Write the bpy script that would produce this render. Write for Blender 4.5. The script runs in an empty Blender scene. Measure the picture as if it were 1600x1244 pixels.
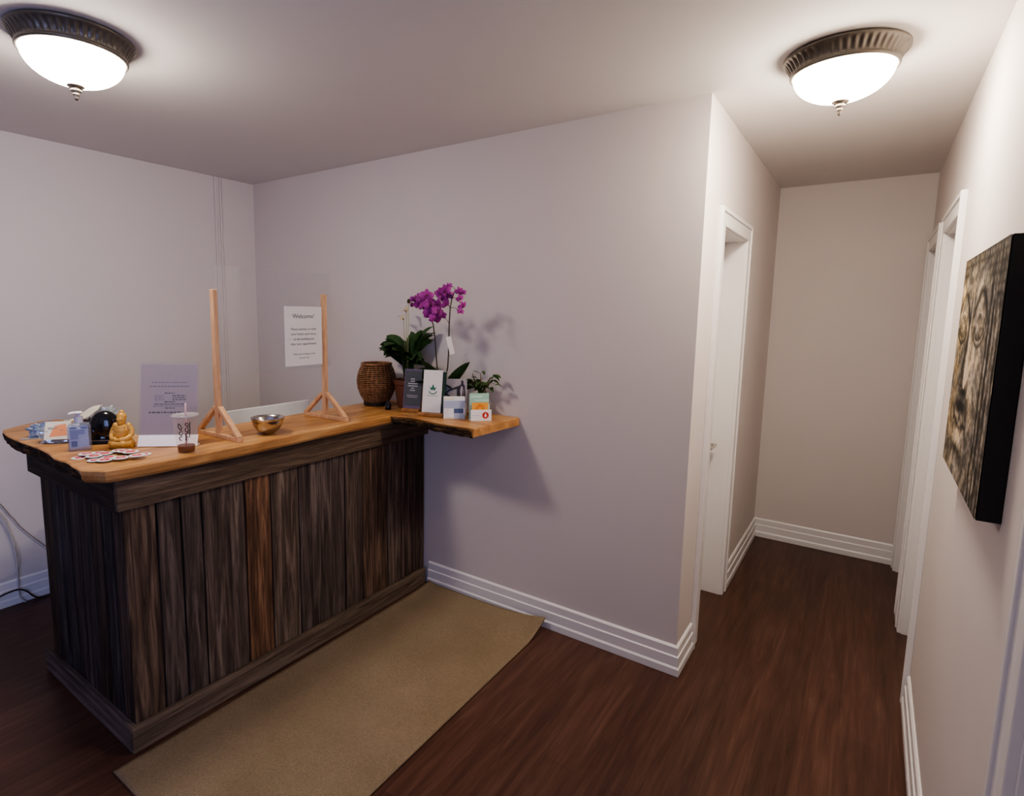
import bpy, math, random
from mathutils import Vector, Matrix, Euler, noise as mnoise
random.seed(7)
C = bpy.context.scene.collection
PI = math.pi
V = Vector

# ------------------------------------------------------------------ helpers
class MB:
    def __init__(s): s.v = []; s.f = []; s.m = []; s.c = []
    def add(s, vs, fs, mi=0, col=(1, 1, 1)):
        o = len(s.v); s.v += [tuple(p) for p in vs]
        for f in fs: s.f.append([o + i for i in f]); s.m.append(mi); s.c.append(col)
        return s
    def box(s, x0, x1, y0, y1, z0, z1, mi=0, col=(1, 1, 1), M=None):
        vs = [V((x, y, z)) for z in (z0, z1) for y in (y0, y1) for x in (x0, x1)]
        if M: vs = [M @ p for p in vs]
        return s.add(vs, [(0, 2, 3, 1), (4, 5, 7, 6), (0, 1, 5, 4), (2, 6, 7, 3), (0, 4, 6, 2), (1, 3, 7, 5)], mi, col)
    def tube(s, pts, r, n=8, mi=0, caps=True, flat=1.0):
        pts = [V(p) for p in pts]; k = len(pts)
        rs = r if isinstance(r, (list, tuple)) else [r] * k
        vs = []; prev = None
        for i, p in enumerate(pts):
            t = (pts[min(i + 1, k - 1)] - pts[max(i - 1, 0)]).normalized()
            if prev is None:
                a = V((0, 0, 1)) if abs(t.z) < .9 else V((1, 0, 0))
                u = t.cross(a).normalized()
            else:
                u = (prev - t * prev.dot(t)).normalized()
            prev = u; w = t.cross(u)
            for j in range(n):
                a = 2 * PI * j / n
                vs.append(p + (u * math.cos(a) + w * math.sin(a) * flat) * rs[i])
        fs = [(i * n + j, i * n + (j + 1) % n, (i + 1) * n + (j + 1) % n, (i + 1) * n + j) for i in range(k - 1) for j in range(n)]
        if caps: fs += [tuple(range(n))[::-1], tuple((k - 1) * n + j for j in range(n))]
        return s.add(vs, fs, mi)
    def lathe(s, prof, n=32, c=(0, 0, 0), mi=0, flute=None, cap=False, sx=1, sy=1):
        vs = []
        for k, (r, z) in enumerate(prof):
            for j in range(n):
                a = 2 * PI * j / n
                q = r
                if flute and flute[0] <= k <= flute[1]: q = r + flute[2] * (1 if (j // flute[3]) % 2 else -1)
                vs.append((c[0] + q * math.cos(a) * sx, c[1] + q * math.sin(a) * sy, c[2] + z))
        fs = [(i * n + j, i * n + (j + 1) % n, (i + 1) * n + (j + 1) % n, (i + 1) * n + j) for i in range(len(prof) - 1) for j in range(n)]
        if cap: fs += [tuple(range(n))[::-1], tuple((len(prof) - 1) * n + j for j in range(n))]
        return s.add(vs, fs, mi)
    def prism(s, poly, z0, z1, mi=0, M=None):
        n = len(poly)
        vs = [V((p[0], p[1], z)) for z in (z0, z1) for p in poly]
        if M: vs = [M @ p for p in vs]
        return s.add(vs, [tuple(range(n))[::-1], tuple(range(n, 2 * n))] + [(i, (i + 1) % n, n + (i + 1) % n, n + i) for i in range(n)], mi)
    def ball(s, c, r, n=16, m=10, mi=0, M=None):
        r = r if isinstance(r, (tuple, list)) else (r, r, r)
        vs = []
        for i in range(m + 1):
            t = PI * i / m
            for j in range(n):
                a = 2 * PI * j / n
                p = V((r[0] * math.sin(t) * math.cos(a), r[1] * math.sin(t) * math.sin(a), r[2] * math.cos(t)))
                if M: p = M @ p
                vs.append(p + V(c))
        fs = [(i * n + j, (i + 1) * n + j, (i + 1) * n + (j + 1) % n, i * n + (j + 1) % n) for i in range(m) for j in range(n)]
        return s.add(vs, fs, mi)
    def leaf(s, p, az, el, L, W, droop, mi=0, roll=0.0, n=9, ymax=None, col=(1, 1, 1)):
        p = V(p); q = V(p); vs = []
        for i in range(n):
            t = i / (n - 1)
            e = el - droop * t
            d = V((math.cos(az) * math.cos(e), math.sin(az) * math.cos(e), math.sin(e)))
            if i: q = q + d * (L / (n - 1))
            side = Matrix.Rotation(roll, 3, d) @ V((-math.sin(az), math.cos(az), 0)); up = side.cross(d) * -1
            w = W * .5 * (math.sin(PI * min(1, t * .93 + .05)) ** .75) * (1 - .15 * t)
            if i == n - 1: w = W * .02
            for k in (-1, 0, 1):
                z = q + side * w * k + up * (abs(k) * w * .35)
                if ymax is not None and z.y > ymax: z.y = ymax - random.random() * .004
                vs.append(z)
        fs = []
        for i in range(n - 1):
            for k in (0, 1): fs.append((i * 3 + k, i * 3 + k + 1, i * 3 + k + 4, i * 3 + k + 3))
        return s.add(vs, fs, mi, col)
    def build(s, name, mats, parent=None, smooth=False, bevel=0, off=None, seg=2, solid=0, sub=0):
        me = bpy.data.meshes.new(name)
        vs = s.v
        if off is not None: vs = [(a - off[0], b - off[1], c - off[2]) for a, b, c in vs]
        me.from_pydata(vs, [], s.f); 
        if not isinstance(mats, (list, tuple)): mats = [mats]
        for m in mats: me.materials.append(m)
        me.polygons.foreach_set('material_index', s.m)
        me.polygons.foreach_set('use_smooth', [smooth] * len(s.f))
        if any(c != (1, 1, 1) for c in s.c):
            at = me.color_attributes.new('col', 'FLOAT_COLOR', 'CORNER')
            for p, c in zip(me.polygons, s.c):
                for li in p.loop_indices: at.data[li].color = (*c, 1)
        me.update()
        o = bpy.data.objects.new(name, me); C.objects.link(o)
        if parent: o.parent = parent
        if solid:
            md = o.modifiers.new('Solid', 'SOLIDIFY'); md.thickness = solid; md.offset = 0
        if sub:
            md = o.modifiers.new('Sub', 'SUBSURF'); md.levels = md.render_levels = sub
        if bevel:
            md = o.modifiers.new('Bevel', 'BEVEL'); md.width = bevel; md.segments = seg; md.limit_method = 'ANGLE'; md.angle_limit = .6
        return o

def tag(o, label, cat, group=None):
    o['label'] = label; o['category'] = cat
    if group: o['group'] = group
    return o
def thing(name, label, cat, loc=(0, 0, 0), rz=0, group=None):
    o = bpy.data.objects.new(name, None); C.objects.link(o); o.empty_display_size = .05
    o.location = loc; o.rotation_euler = (0, 0, rz)
    return tag(o, label, cat, group)
def struct(o): o['kind'] = 'structure'; return o
def text_obj(name, body, size, mat, parent, M, align='CENTER'):
    cu = bpy.data.curves.new(name, 'FONT'); cu.body = body; cu.size = size; cu.align_x = align; cu.resolution_u = 3
    t = bpy.data.objects.new('tmp', cu); C.objects.link(t)
    dg = bpy.context.evaluated_depsgraph_get()
    me = bpy.data.meshes.new_from_object(t.evaluated_get(dg))
    bpy.data.objects.remove(t); me.materials.clear(); me.materials.append(mat)
    me.transform(M); me.name = name
    o = bpy.data.objects.new(name, me); C.objects.link(o); o.parent = parent
    return o

# ------------------------------------------------------------------ materials
def mat(name, col, rough=.5, metal=0, spec=.5, trans=0, ior=1.45, emit=0, alpha=1, coat=0, sss=0):
    m = bpy.data.materials.new(name); m.use_nodes = True
    b = m.node_tree.nodes['Principled BSDF']
    b.inputs['Base Color'].default_value = (*col, 1); b.inputs['Roughness'].default_value = rough
    b.inputs['Metallic'].default_value = metal; b.inputs['Specular IOR Level'].default_value = spec
    b.inputs['Transmission Weight'].default_value = trans; b.inputs['IOR'].default_value = ior
    b.inputs['Alpha'].default_value = alpha; b.inputs['Coat Weight'].default_value = coat
    if emit: b.inputs['Emission Color'].default_value = (*col, 1); b.inputs['Emission Strength'].default_value = emit
    return m
def N(m, t, **k):
    n = m.node_tree.nodes.new(t)
    for a, v in k.items():
        if a.startswith('i_'): n.inputs[a[2:].replace('_', ' ')].default_value = v
        else: setattr(n, a, v)
    return n
def L(m, a, b): m.node_tree.links.new(a, b)
def bsdf(m): return m.node_tree.nodes['Principled BSDF']
def coords(m, scale, kind='Object', rot=(0, 0, 0)):
    tc = N(m, 'ShaderNodeTexCoord'); mp = N(m, 'ShaderNodeMapping')
    mp.inputs['Scale'].default_value = scale; mp.inputs['Rotation'].default_value = rot
    L(m, tc.outputs[kind], mp.inputs['Vector']); return mp.outputs['Vector']
def ramp(m, fac, stops):
    r = N(m, 'ShaderNodeValToRGB'); e = r.color_ramp.elements
    while len(e) < len(stops): e.new(.5)
    for i, (p, c) in enumerate(stops): e[i].position = p; e[i].color = (*c, 1)
    L(m, fac, r.inputs['Fac']); return r.outputs['Color']
def mixc(m, fac, a, b, mode='MIX'):
    n = N(m, 'ShaderNodeMix', data_type='RGBA', blend_type=mode)
    for i, x in ((0, fac), (6, a), (7, b)):
        if hasattr(x, 'links') or hasattr(x, 'is_linked'): L(m, x, n.inputs[i])
        else: n.inputs[i].default_value = x if i == 0 else (*x, 1)
    return n.outputs[2]
def bump(m, h, st=.3, d=.002):
    b = N(m, 'ShaderNodeBump'); b.inputs['Strength'].default_value = st; b.inputs['Distance'].default_value = d
    L(m, h, b.inputs['Height']); L(m, b.outputs['Normal'], bsdf(m).inputs['Normal'])
def noise(m, vec, sc, det=4, rough=.55, dist=0):
    n = N(m, 'ShaderNodeTexNoise'); n.inputs['Scale'].default_value = sc; n.inputs['Detail'].default_value = det
    n.inputs['Roughness'].default_value = rough; n.inputs['Distortion'].default_value = dist
    L(m, vec, n.inputs['Vector']); return n.outputs['Fac']

def paint(name, col, rough=.6):
    m = mat(name, col, rough, spec=.3); v = coords(m, (1, 1, 1))
    n = noise(m, v, 2.2, 3); L(m, ramp(m, n, [(.3, tuple(c * .985 for c in col)), (.7, tuple(min(1, c * 1.01) for c in col))]), bsdf(m).inputs['Base Color'])
    bump(m, noise(m, v, 260, 2), .06, .0008); return m
M_wall = paint('wall_paint', (.69, .63, .605))
M_ceil = paint('ceiling_paint', (.76, .725, .70), .8)
M_trim = mat('white_trim', (.80, .775, .765), .35)
M_door = mat('door_paint', (.80, .775, .76), .4)

def floor_mat():
    m = mat('laminate', (.05, .02, .012), .38, spec=.35)
    v = coords(m, (1, 1, 1), rot=(0, 0, PI / 2))
    br = N(m, 'ShaderNodeTexBrick', offset=.37, offset_frequency=2)
    L(m, v, br.inputs['Vector'])
    br.inputs['Scale'].default_value = 1; br.inputs['Brick Width'].default_value = 1.25; br.inputs['Row Height'].default_value = .125
    br.inputs['Mortar Size'].default_value = .0009; br.inputs['Color1'].default_value = (.30, .30, .30, 1); br.inputs['Color2'].default_value = (.72, .72, .72, 1)
    br.inputs['Mortar'].default_value = (.22, .22, .22, 1); br.inputs['Bias'].default_value = 0
    v2 = coords(m, (16, 1.1, 1)); n = noise(m, v2, 2.2, 7, .6, .5)
    v3 = coords(m, (90, 4, 1)); n3 = noise(m, v3, 1.4, 3, .5)
    c = ramp(m, n, [(.28, (.052, .0235, .0155)), (.52, (.082, .037, .0245)), (.75, (.122, .060, .040))])
    c = mixc(m, .40, c, br.outputs['Color'], 'OVERLAY')
    c = mixc(m, .25, c, ramp(m, n3, [(.35, (.3, .3, .3)), (.65, (.7, .7, .7))]), 'OVERLAY')
    L(m, c, bsdf(m).inputs['Base Color']); bump(m, n3, .08, .001); return m
M_floor = floor_mat()

def wood(name, dark, mid, light, sc, attr=False, rough=.55, dist=.6, st=.25, ns=3.0, spec=.3, rings=False):
    m = mat(name, mid, rough, spec=spec)
    v = coords(m, sc); n = noise(m, v, ns, 8, .62, dist)
    v2 = coords(m, tuple(a * 4.5 for a in sc)); n2 = noise(m, v2, ns, 4, .6, .2)
    c = ramp(m, n, [(.27, dark), (.5, mid), (.74, light)])
    c = mixc(m, .30, c, ramp(m, n2, [(.35, (.22, .22, .22)), (.62, (.72, .72, .72))]), 'OVERLAY')
    if attr:
        a = N(m, 'ShaderNodeAttribute', attribute_name='col'); c = mixc(m, 1.0, c, a.outputs['Color'], 'MULTIPLY')
    L(m, c, bsdf(m).inputs['Base Color']); bump(m, n2, st, .004); return m
M_barn_v = wood('barn_board', (.013, .0105, .009), (.084, .066, .054), (.235, .195, .162), (13, 13, .7), True, .75, 1.1, .6)
M_barn_y = wood('barn_rail', (.022, .017, .0135), (.085, .064, .046), (.165, .130, .098), (12, .8, 16), True, .75, .8, .5)
M_barn_x = wood('barn_rail_end', (.022, .017, .0135), (.085, .064, .048), (.165, .130, .105), (.8, 12, 16), True, .75, .8, .5)
M_slab = wood('slab_wood', (.20, .082, .024), (.44, .215, .072), (.60, .345, .14), (4.5, .6, 5), False, .36, 1.2, .08, 2.2, .4)
M_slab_x = wood('shelf_wood', (.21, .088, .026), (.45, .22, .074), (.60, .345, .14), (.6, 4.5, 5), False, .36, 1.2, .08, 2.2, .4)
M_bark = wood('bark', (.008, .006, .005), (.036, .022, .013), (.22, .115, .045), (7, 7, 22), False, .85, 1.0, .8, 3)
M_pine = wood('pine', (.50, .27, .14), (.60, .35, .19), (.68, .43, .25), (14, 14, 1.2), False, .5, .4, .05)
M_holder = wood('holder_wood', (.20, .085, .03), (.36, .17, .06), (.46, .24, .1), (4, 12, 12), False, .45, .6, .08)

M_bronze = mat('aged_bronze', (.135, .120, .100), .34, metal=.45)
M_nickel = mat('finial_metal', (.22, .19, .16), .3, metal=.9)
def dome_mat(name, e, c):
    m = mat(name, (1, .90, .795), .4); b = bsdf(m)
    b.inputs['Emission Color'].default_value = (*c, 1); b.inputs['Emission Strength'].default_value = e; return m
M_dome = dome_mat('lit_glass', 50, (1, .89, .78)); M_dome2 = dome_mat('lit_glass_hall', 76, (1, .88, .735))
def thin_glass(name, tint=(1, 1, 1), refl=.08, rough=.02, haze=0, hazecol=(.8, .8, .85), ior=1.35, transl=False):
    m = bpy.data.materials.new(name); m.use_nodes = True; nt = m.node_tree; nt.nodes.clear()
    out = nt.nodes.new('ShaderNodeOutputMaterial'); tr = nt.nodes.new('ShaderNodeBsdfTransparent'); gl = nt.nodes.new('ShaderNodeBsdfGlossy')
    tr.inputs['Color'].default_value = (*tint, 1); gl.inputs['Roughness'].default_value = rough
    lw = nt.nodes.new('ShaderNodeLayerWeight'); fr = nt.nodes.new('ShaderNodeMath'); fr.operation = 'POWER'; fr.inputs[1].default_value = 4.5
    nt.links.new(lw.outputs['Facing'], fr.inputs[0])
    mx = nt.nodes.new('ShaderNodeMixShader')
    mul = nt.nodes.new('ShaderNodeMath'); mul.operation = 'MULTIPLY_ADD'; mul.inputs[1].default_value = (ior - 1) * 1.6; mul.inputs[2].default_value = refl + .01
    nt.links.new(fr.outputs[0], mul.inputs[0]); nt.links.new(mul.outputs[0], mx.inputs[0])
    src = tr.outputs[0]
    if haze:
        df = nt.nodes.new('ShaderNodeBsdfTranslucent' if transl else 'ShaderNodeBsdfDiffuse'); df.inputs['Color'].default_value = (*hazecol, 1)
        m2 = nt.nodes.new('ShaderNodeMixShader'); m2.inputs[0].default_value = haze
        nt.links.new(tr.outputs[0], m2.inputs[1]); nt.links.new(df.outputs[0], m2.inputs[2]); src = m2.outputs[0]
    nt.links.new(src, mx.inputs[1]); nt.links.new(gl.outputs[0], mx.inputs[2]); nt.links.new(mx.outputs[0], out.inputs[0])
    return m
M_plexi = thin_glass('plexiglass', (.955, .96, .965), .01, 0, .03, (.85, .82, .8))
M_acryl = thin_glass('clear_acrylic', (.96, .96, .97), .0, .03, .03)
M_cupg = thin_glass('clear_cup', (.985, .98, .975), .0, .08, .10, (.95, .88, .86), ior=1.12, transl=True)
M_lid = thin_glass('clear_lid', (.95, .94, .94), .05, .1, .30, (.8, .78, .78))
M_foil = thin_glass('cellophane', (.85, .93, .95), .28, .12, .30, (.8, .9, .92))
M_bluefoil = thin_glass('blue_wrap', (.45, .6, .85), .18, .15, .45, (.33, .42, .58))
M_bottle = thin_glass('sanitizer_plastic', (.80, .82, .90), .06, .06, .20, (.55, .58, .7))
M_pane = thin_glass('window_glass', (.97, .98, 1), .02, 0)
M_black = mat('black_gloss', (.008, .008, .009), .12, coat=.4)
M_blackm = mat('black_matte', (.010, .0095, .010), .6)
M_paper = mat('white_paper', (.72, .69, .66), .7)
M_sheet = mat('sign_sheet', (.42, .345, .335), .7)  # even muted tone of the sheet in the sign holder
M_ink = mat('ink', (.12, .11, .12), .8)
M_inkl = mat('faded_ink', (.24, .21, .235), .8)
M_white = mat('white_plastic', (.80, .79, .80), .35)
M_steel = mat('steel', (.55, .52, .48), .17, metal=1)
M_alu = mat('aluminium', (.88, .87, .85), .45)
M_gold = mat('gold_paint', (.62, .35, .085), .42, metal=.25)
M_red = mat('badge_red', (.58, .05, .075), .5)
M_badge = mat('badge_white', (.74, .74, .74), .4)
M_badgee = mat('badge_rim', (.30, .33, .33), .4, metal=.4)
M_straw = mat('straw', (.72, .45, .45), .5)
M_coffee = mat('coffee', (.17, .055, .016), .15)
M_script = mat('cup_print', (.035, .018, .02), .6)
M_terra = mat('terracotta', (.15, .056, .030), .6)
M_soil = mat('soil', (.02, .014, .01), .9)
M_pot = mat('grey_pot', (.30, .28, .29), .5)
M_darkpot = mat('dark_pot', (.025, .02, .02), .4)
M_stem = mat('flower_stem', (.055, .042, .022), .6)
def leafm(name, a, b, rough=.4):
    m = mat(name, a, rough, spec=.35); v = coords(m, (1, 1, 1)); n = noise(m, v, 30, 3)
    L(m, ramp(m, n, [(.35, a), (.65, b)]), bsdf(m).inputs['Base Color']); return m
M_lily = leafm('lily_leaf', (.018, .046, .016), (.044, .092, .028))
M_orch = leafm('orchid_leaf', (.014, .034, .010), (.034, .066, .020))
M_fic = leafm('ficus_leaf', (.028, .070, .016), (.075, .125, .035))
M_petal = leafm('orchid_petal', (.28, .022, .21), (.42, .055, .34), .55)
M_petalc = mat('orchid_heart', (.15, .006, .09), .5)
M_spathe = mat('dry_spathe', (.62, .50, .32), .7)
M_wick = wood('wicker', (.13, .058, .024), (.29, .145, .066), (.46, .26, .13), (20, 20, 20), False, .5, .4, .2)
M_wickd = mat('wicker_dark', (.018, .009, .005), .6)
M_bark2 = wood('ficus_trunk', (.05, .028, .016), (.12, .072, .045), (.22, .15, .1), (14, 14, 10), False, .8)
M_teal = mat('mint_card', (.36, .60, .47), .6)
M_orange = mat('orange_card', (.80, .38, .07), .6)
M_orange2 = mat('orange_print', (.75, .17, .02), .6)
M_blue = mat('blue_print', (.085, .12, .24), .6)
M_lblue = mat('pale_blue_print', (.42, .47, .60), .6)
M_cream = mat('cream_paper', (.74, .68, .54), .6)
M_dleaf = mat('charcoal_leaflet', (.055, .065, .068), .45)
M_purple = mat('purple_edge', (.16, .10, .20), .4)
M_green = mat('green_print', (.04, .17, .11), .6)
M_dgreen = mat('dark_green_print', (.010, .035, .026), .6)
M_grey = mat('grey_photo', (.34, .30, .30), .5)
M_skin1 = mat('photo_dark_tone', (.035, .026, .028), .5)
M_skin2 = mat('photo_light_tone', (.40, .34, .34), .5)
M_label = mat('bottle_label', (.30, .33, .46), .5)
M_label2 = mat('bottle_label_text', (.12, .14, .24), .5)
M_lilac = mat('lilac_print', (.22, .18, .46), .5)
M_cable_w = mat('white_cable', (.55, .53, .53), .5)
M_cable_g = mat('grey_cable', (.20, .17, .165), .5)
M_cable_k = mat('black_cable', (.012, .012, .013), .5)
M_desk = mat('desk_laminate', (.35, .33, .32), .5)
M_chrome = mat('chrome_handle', (.55, .52, .48), .2, metal=1)

def rug_mat():
    m = mat('sisal', (.20, .135, .065), .9, spec=.15)
    v = coords(m, (1, 1, 1)); w = N(m, 'ShaderNodeTexWave', wave_type='BANDS', bands_direction='X'); w.inputs['Scale'].default_value = 60; w.inputs['Distortion'].default_value = 1.0
    w2 = N(m, 'ShaderNodeTexWave', wave_type='BANDS', bands_direction='Y'); w2.inputs['Scale'].default_value = 60; w2.inputs['Distortion'].default_value = 1.0
    L(m, v, w.inputs['Vector']); L(m, v, w2.inputs['Vector'])
    n = noise(m, v, 3, 4); nf = noise(m, v, 180, 3)
    c = ramp(m, n, [(.3, (.235, .174, .106)), (.7, (.285, .214, .137))])
    c = mixc(m, .35, c, ramp(m, nf, [(.3, (.25, .25, .25)), (.7, (.75, .75, .75))]), 'OVERLAY')
    h = N(m, 'ShaderNodeMath', operation='MULTIPLY'); L(m, w.outputs['Fac'], h.inputs[0]); L(m, w2.outputs['Fac'], h.inputs[1])
    L(m, c, bsdf(m).inputs['Base Color']); bump(m, h.outputs[0], .5, .003); return m
M_rug = rug_mat()
def vcol_mat(name, rough):
    m = mat(name, (1, 1, 1), rough, spec=.2); a = N(m, 'ShaderNodeAttribute', attribute_name='col'); L(m, a.outputs['Color'], bsdf(m).inputs['Base Color']); return m
M_art = vcol_mat('canvas_print', .75)

# ------------------------------------------------------------------ room shell
H = 2.52; XL = -3.117; XR = .857; YE = 2.062; YF = -4.6; T = .14
D1 = (.33, .924); D2 = (.45, 1.06); D3 = (1.36, 1.95); D4 = (-2.15, -1.322); DH = 2.045
b = MB().box(XL - T, XR + T, YF - T, YE + T, -.1, 0); struct(b.build('floor', M_floor))
b = MB().box(XL - T, XR + T, YF - T, YE + T, H, H + .1); struct(b.build('ceiling', M_ceil))
b = MB().box(XL - T, -T, 0, T, 0, H); struct(b.build('wall_back', M_wall))
b = MB().box(XL - T, XL, YF - T, 0, 0, H); struct(b.build('wall_left', M_wall))
b = MB().box(-T, 0, 0, D1[0], 0, H).box(-T, 0, D1[1], YE, 0, H).box(-T, 0, D1[0], D1[1], DH, H); struct(b.build('wall_hallway', M_wall))
b = MB().box(-T, XR + T, YE, YE + T, 0, H); struct(b.build('wall_end', M_wall))
b = MB()
ys = [-2.75, D4[0], D4[1], D2[0], D2[1], D3[0], D3[1], YE]
for i in range(7):
    b.box(XR, XR + T, ys[i], ys[i + 1], DH if i % 2 else 0, H)
b.box(XR, XR + T, YF, -4.35, 0, H).box(XR, XR + T, -4.35, -2.75, 0, .55).box(XR, XR + T, -4.35, -2.75, 2.25, H)
struct(b.build('wall_right', M_wall))
WY0, WY1, WZ0, WZ1 = -4.35, -2.75, .55, 2.25
struct(MB().box(XL - T, XR + T, YF - T, YF, 0, H).build('wall_front', M_wall))
w = struct(MB().box(XR + .07, XR + .075, WY0, WY1, WZ0, WZ1).build('window_1', M_pane))
b = MB()
for y in (WY0, (WY0 + WY1) / 2 - .025, WY1 - .05): b.box(XR + .04, XR + .1, y, y + .05, WZ0, WZ1)
b.box(XR + .041, XR + .099, WY0, WY1, WZ0, WZ0 + .05).box(XR + .041, XR + .099, WY0, WY1, WZ1 - .05, WZ1)
b.build('window_frame', M_trim, w, bevel=.004)

def baseboard(name, p0, p1, nrm, m0=0, m1=0):
    prof = [(0, 0), (.021, 0), (.021, .034), (.0155, .043), (.0155, .089), (.0105, .092), (.0105, .130), (.0045, .139), (0, .139)]
    p0 = V((*p0, 0)); p1 = V((*p1, 0)); d = (p1 - p0).normalized(); n = V((*nrm, 0))
    vs = []
    for p, m, s in ((p0, m0, -1), (p1, m1, 1)):
        for t, z in prof: vs.append(p + n * t + d * (s * m * t) + V((0, 0, z)))
    k = len(prof)
    fs = [(i, (i + 1) % k, k + (i + 1) % k, k + i) for i in range(k)] + [tuple(range(k))[::-1], tuple(range(k, 2 * k))]
    return struct(MB().add(vs, fs).build(name, M_trim, bevel=.0015, seg=1))
baseboard('baseboard_back', (-1.455, 0), (0, 0), (0, -1), 0, 1)
baseboard('baseboard_rear', (-2.0, 0), (XL, 0), (0, -1), 0, -1)
baseboard('baseboard_left', (XL, 0), (XL, YF), (1, 0), -1, 0)
baseboard('baseboard_return', (0, 0), (0, .245), (1, 0), 1, 0)
baseboard('baseboard_hallway', (0, .99), (0, YE), (1, 0), 0, -1)
baseboard('baseboard_end', (0, YE), (XR, YE), (0, -1), -1, -1)
baseboard('baseboard_right', (XR, -1.235), (XR, .37), (-1, 0))
baseboard('baseboard_between', (XR, 1.128), (XR, 1.285), (-1, 0))

def door(name, xw, side, y0, y1, leaf_label=None, handle_y=None, cw0=.07, cw1=.07, open_leaf=0):
    # side +1: the wall's visible face looks toward +x
    xi = xw - side * .115
    lf = MB().box(min(xi, xi - side * .036), max(xi, xi - side * .036), y0 + .004, y1 - .004, .006, DH - .006)
    d = struct(lf.build(name, M_door, bevel=.002))
    j = MB(); a, c = sorted((xw - side * T, xw + side * .002)); th = .012
    j.box(a, c, y0, y0 + th, 0, DH).box(a, c, y1 - th, y1, 0, DH).box(a, c, y0 + th, y1 - th, DH - th, DH)
    # door stop
    s0, s1 = sorted((xi + side * .002, xi + side * .014))
    j.box(s0, s1, y0 + th, y0 + th + .022, 0, DH - th).box(s0, s1, y1 - th - .022, y1 - th, 0, DH - th).box(s0, s1, y0 + th, y1 - th, DH - th - .022, DH - th)
    j.build('jamb', M_trim, d, bevel=.0015, seg=1)
    cs = MB(); a, c = sorted((xw, xw + side * .017)); a2, c2 = sorted((xw, xw + side * .023)); r = .006
    cs.box(a, c, y0 - cw0, y0 + r, 0, DH - r).box(a, c, y1 - r, y1 + cw1, 0, DH - r).box(a, c, y0 - cw0, y1 + cw1, DH - r, DH + .072)
    e = .018
    q = .0015; cs.box(a2, c2, y0 - cw0 - q, y0 - cw0 + e, -q, DH + .072 + q).box(a2, c2, y1 + cw1 - e, y1 + cw1 + q, -q, DH + .072 + q).box(a2, c2, y0 - cw0 + e, y1 + cw1 - e, DH + .072 - e, DH + .072 + q)
    cs.build('casing', M_trim, d, bevel=.0025)
    if handle_y:
        z = .90; h = MB(); x = xi
        h.box(min(x, x + side * .008), max(x, x + side * .008), handle_y - .022, handle_y + .022, z - .03, z + .03)
        h.tube([(x, handle_y, z), (x + side * .045, handle_y, z)], .010, 12)
        h.tube([(x + side * .045, handle_y + .008, z), (x + side * .048, handle_y - .05, z - .001), (x + side * .044, handle_y - .10, z - .004)], [.010, .0085, .007], 12)
        h.build('door_handle', M_chrome, d, smooth=False, bevel=.002)
    return d
door('door_1', 0, 1, *D1, handle_y=.862, cw0=.08)
door('door_2', XR, -1, *D2)
door('door_3', XR, -1, *D3)
door('door_4', XR, -1, *D4, handle_y=None, cw1=.08)
# narrow vertical trim strip on the left wall near its corner
b = MB().box(XL, XL + .014, -.304, -.291, .139, H).box(XL, XL + .006, -.291, -.268, .139, H).box(XL, XL + .014, -.268, -.255, .139, H)
struct(b.build('trim_1', M_wall, bevel=.003))

# ------------------------------------------------------------------ ceiling lights
def ceiling_light(x, y, label, dm):
    r = thing('ceiling_light', label, 'ceiling light', (x, y, H), 0, 'flush ceiling lights')
    p = [(.0, -.001), (.178, -.001), (.184, -.006), (.184, -.012), (.178, -.016), (.172, -.022), (.165, -.032), (.160, -.042), (.157, -.050), (.158, -.054), (.160, -.058), (.158, -.064), (.150, -.066), (.146, -.060)]
    MB().lathe(p, 288, flute=(5, 7, .0026, 3)).build('pan', M_bronze, r, smooth=True)
    pr = []
    for i in range(15):
        t = i / 14 * PI / 2
        pr.append((.148 * math.cos(t) + .0005, -.060 - .094 * math.sin(t)))
    MB().lathe(pr, 64).build('glass_bowl', dm, r, smooth=True)
    f = [(.0005, -.150), (.020, -.152), (.021, -.157), (.012, -.160), (.010, -.164), (.0135, -.167), (.0135, -.170), (.007, -.173), (.0085, -.177), (.0085, -.181), (.005, -.184), (.006, -.188), (.0035, -.193), (.0005, -.196)]
    f = [(a * 1.25, -.150 + (z + .150) * 1.15) for a, z in f]
    MB().lathe(f, 24).build('finial', M_nickel, r, smooth=True)
ceiling_light(-1.646, -1.654, 'round bronze flush ceiling light lit above the reception counter', M_dome)
ceiling_light(.449, -.115, 'round bronze flush ceiling light lit at the mouth of the hallway', M_dome2)

# ------------------------------------------------------------------ reception counter
XC = -1.465; YC = -1.683; TOP = 1.09; UN = 1.045
ct = thing('reception_counter', 'reception counter clad in dark weathered barn boards under a live edge top', 'counter', (-1.7, -1.0, 0))
off = (-1.7, -1.0, 0)
def boards(axis, seams, fixed, z0, z1, cols, depth=.022):
    m = MB()
    for i in range(len(seams) - 1):
        a, c = seams[i], seams[i + 1]; col = cols[i % len(cols)]; g = .0022; jx = random.uniform(-.0025, .0025)
        # split vertically so that edges can wander
        K = 14; vs = []
        for k in range(K + 1):
            z = z0 + (z1 - z0) * k / K
            e0 = a + g + .002 * mnoise.noise(V((i * 3.1, z * 3, 0))); e1 = c - g + .002 * mnoise.noise(V((i * 3.1 + 9, z * 3, 0)))
            for (u, dpt) in ((e0, 0), (e0 + .002, 1), (e1 - .002, 1), (e1, 0)):
                f = fixed - (depth if not dpt else 0) + jx
                if axis == 'y': vs.append((f, u, z))
                else: vs.append((u, -f, z))
        fs = [(k * 4 + q, k * 4 + q + 1, k * 4 + q + 5, k * 4 + q + 4) for k in range(K) for q in range(3)]
        m.add(vs, fs, 0, col)
    return m
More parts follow.
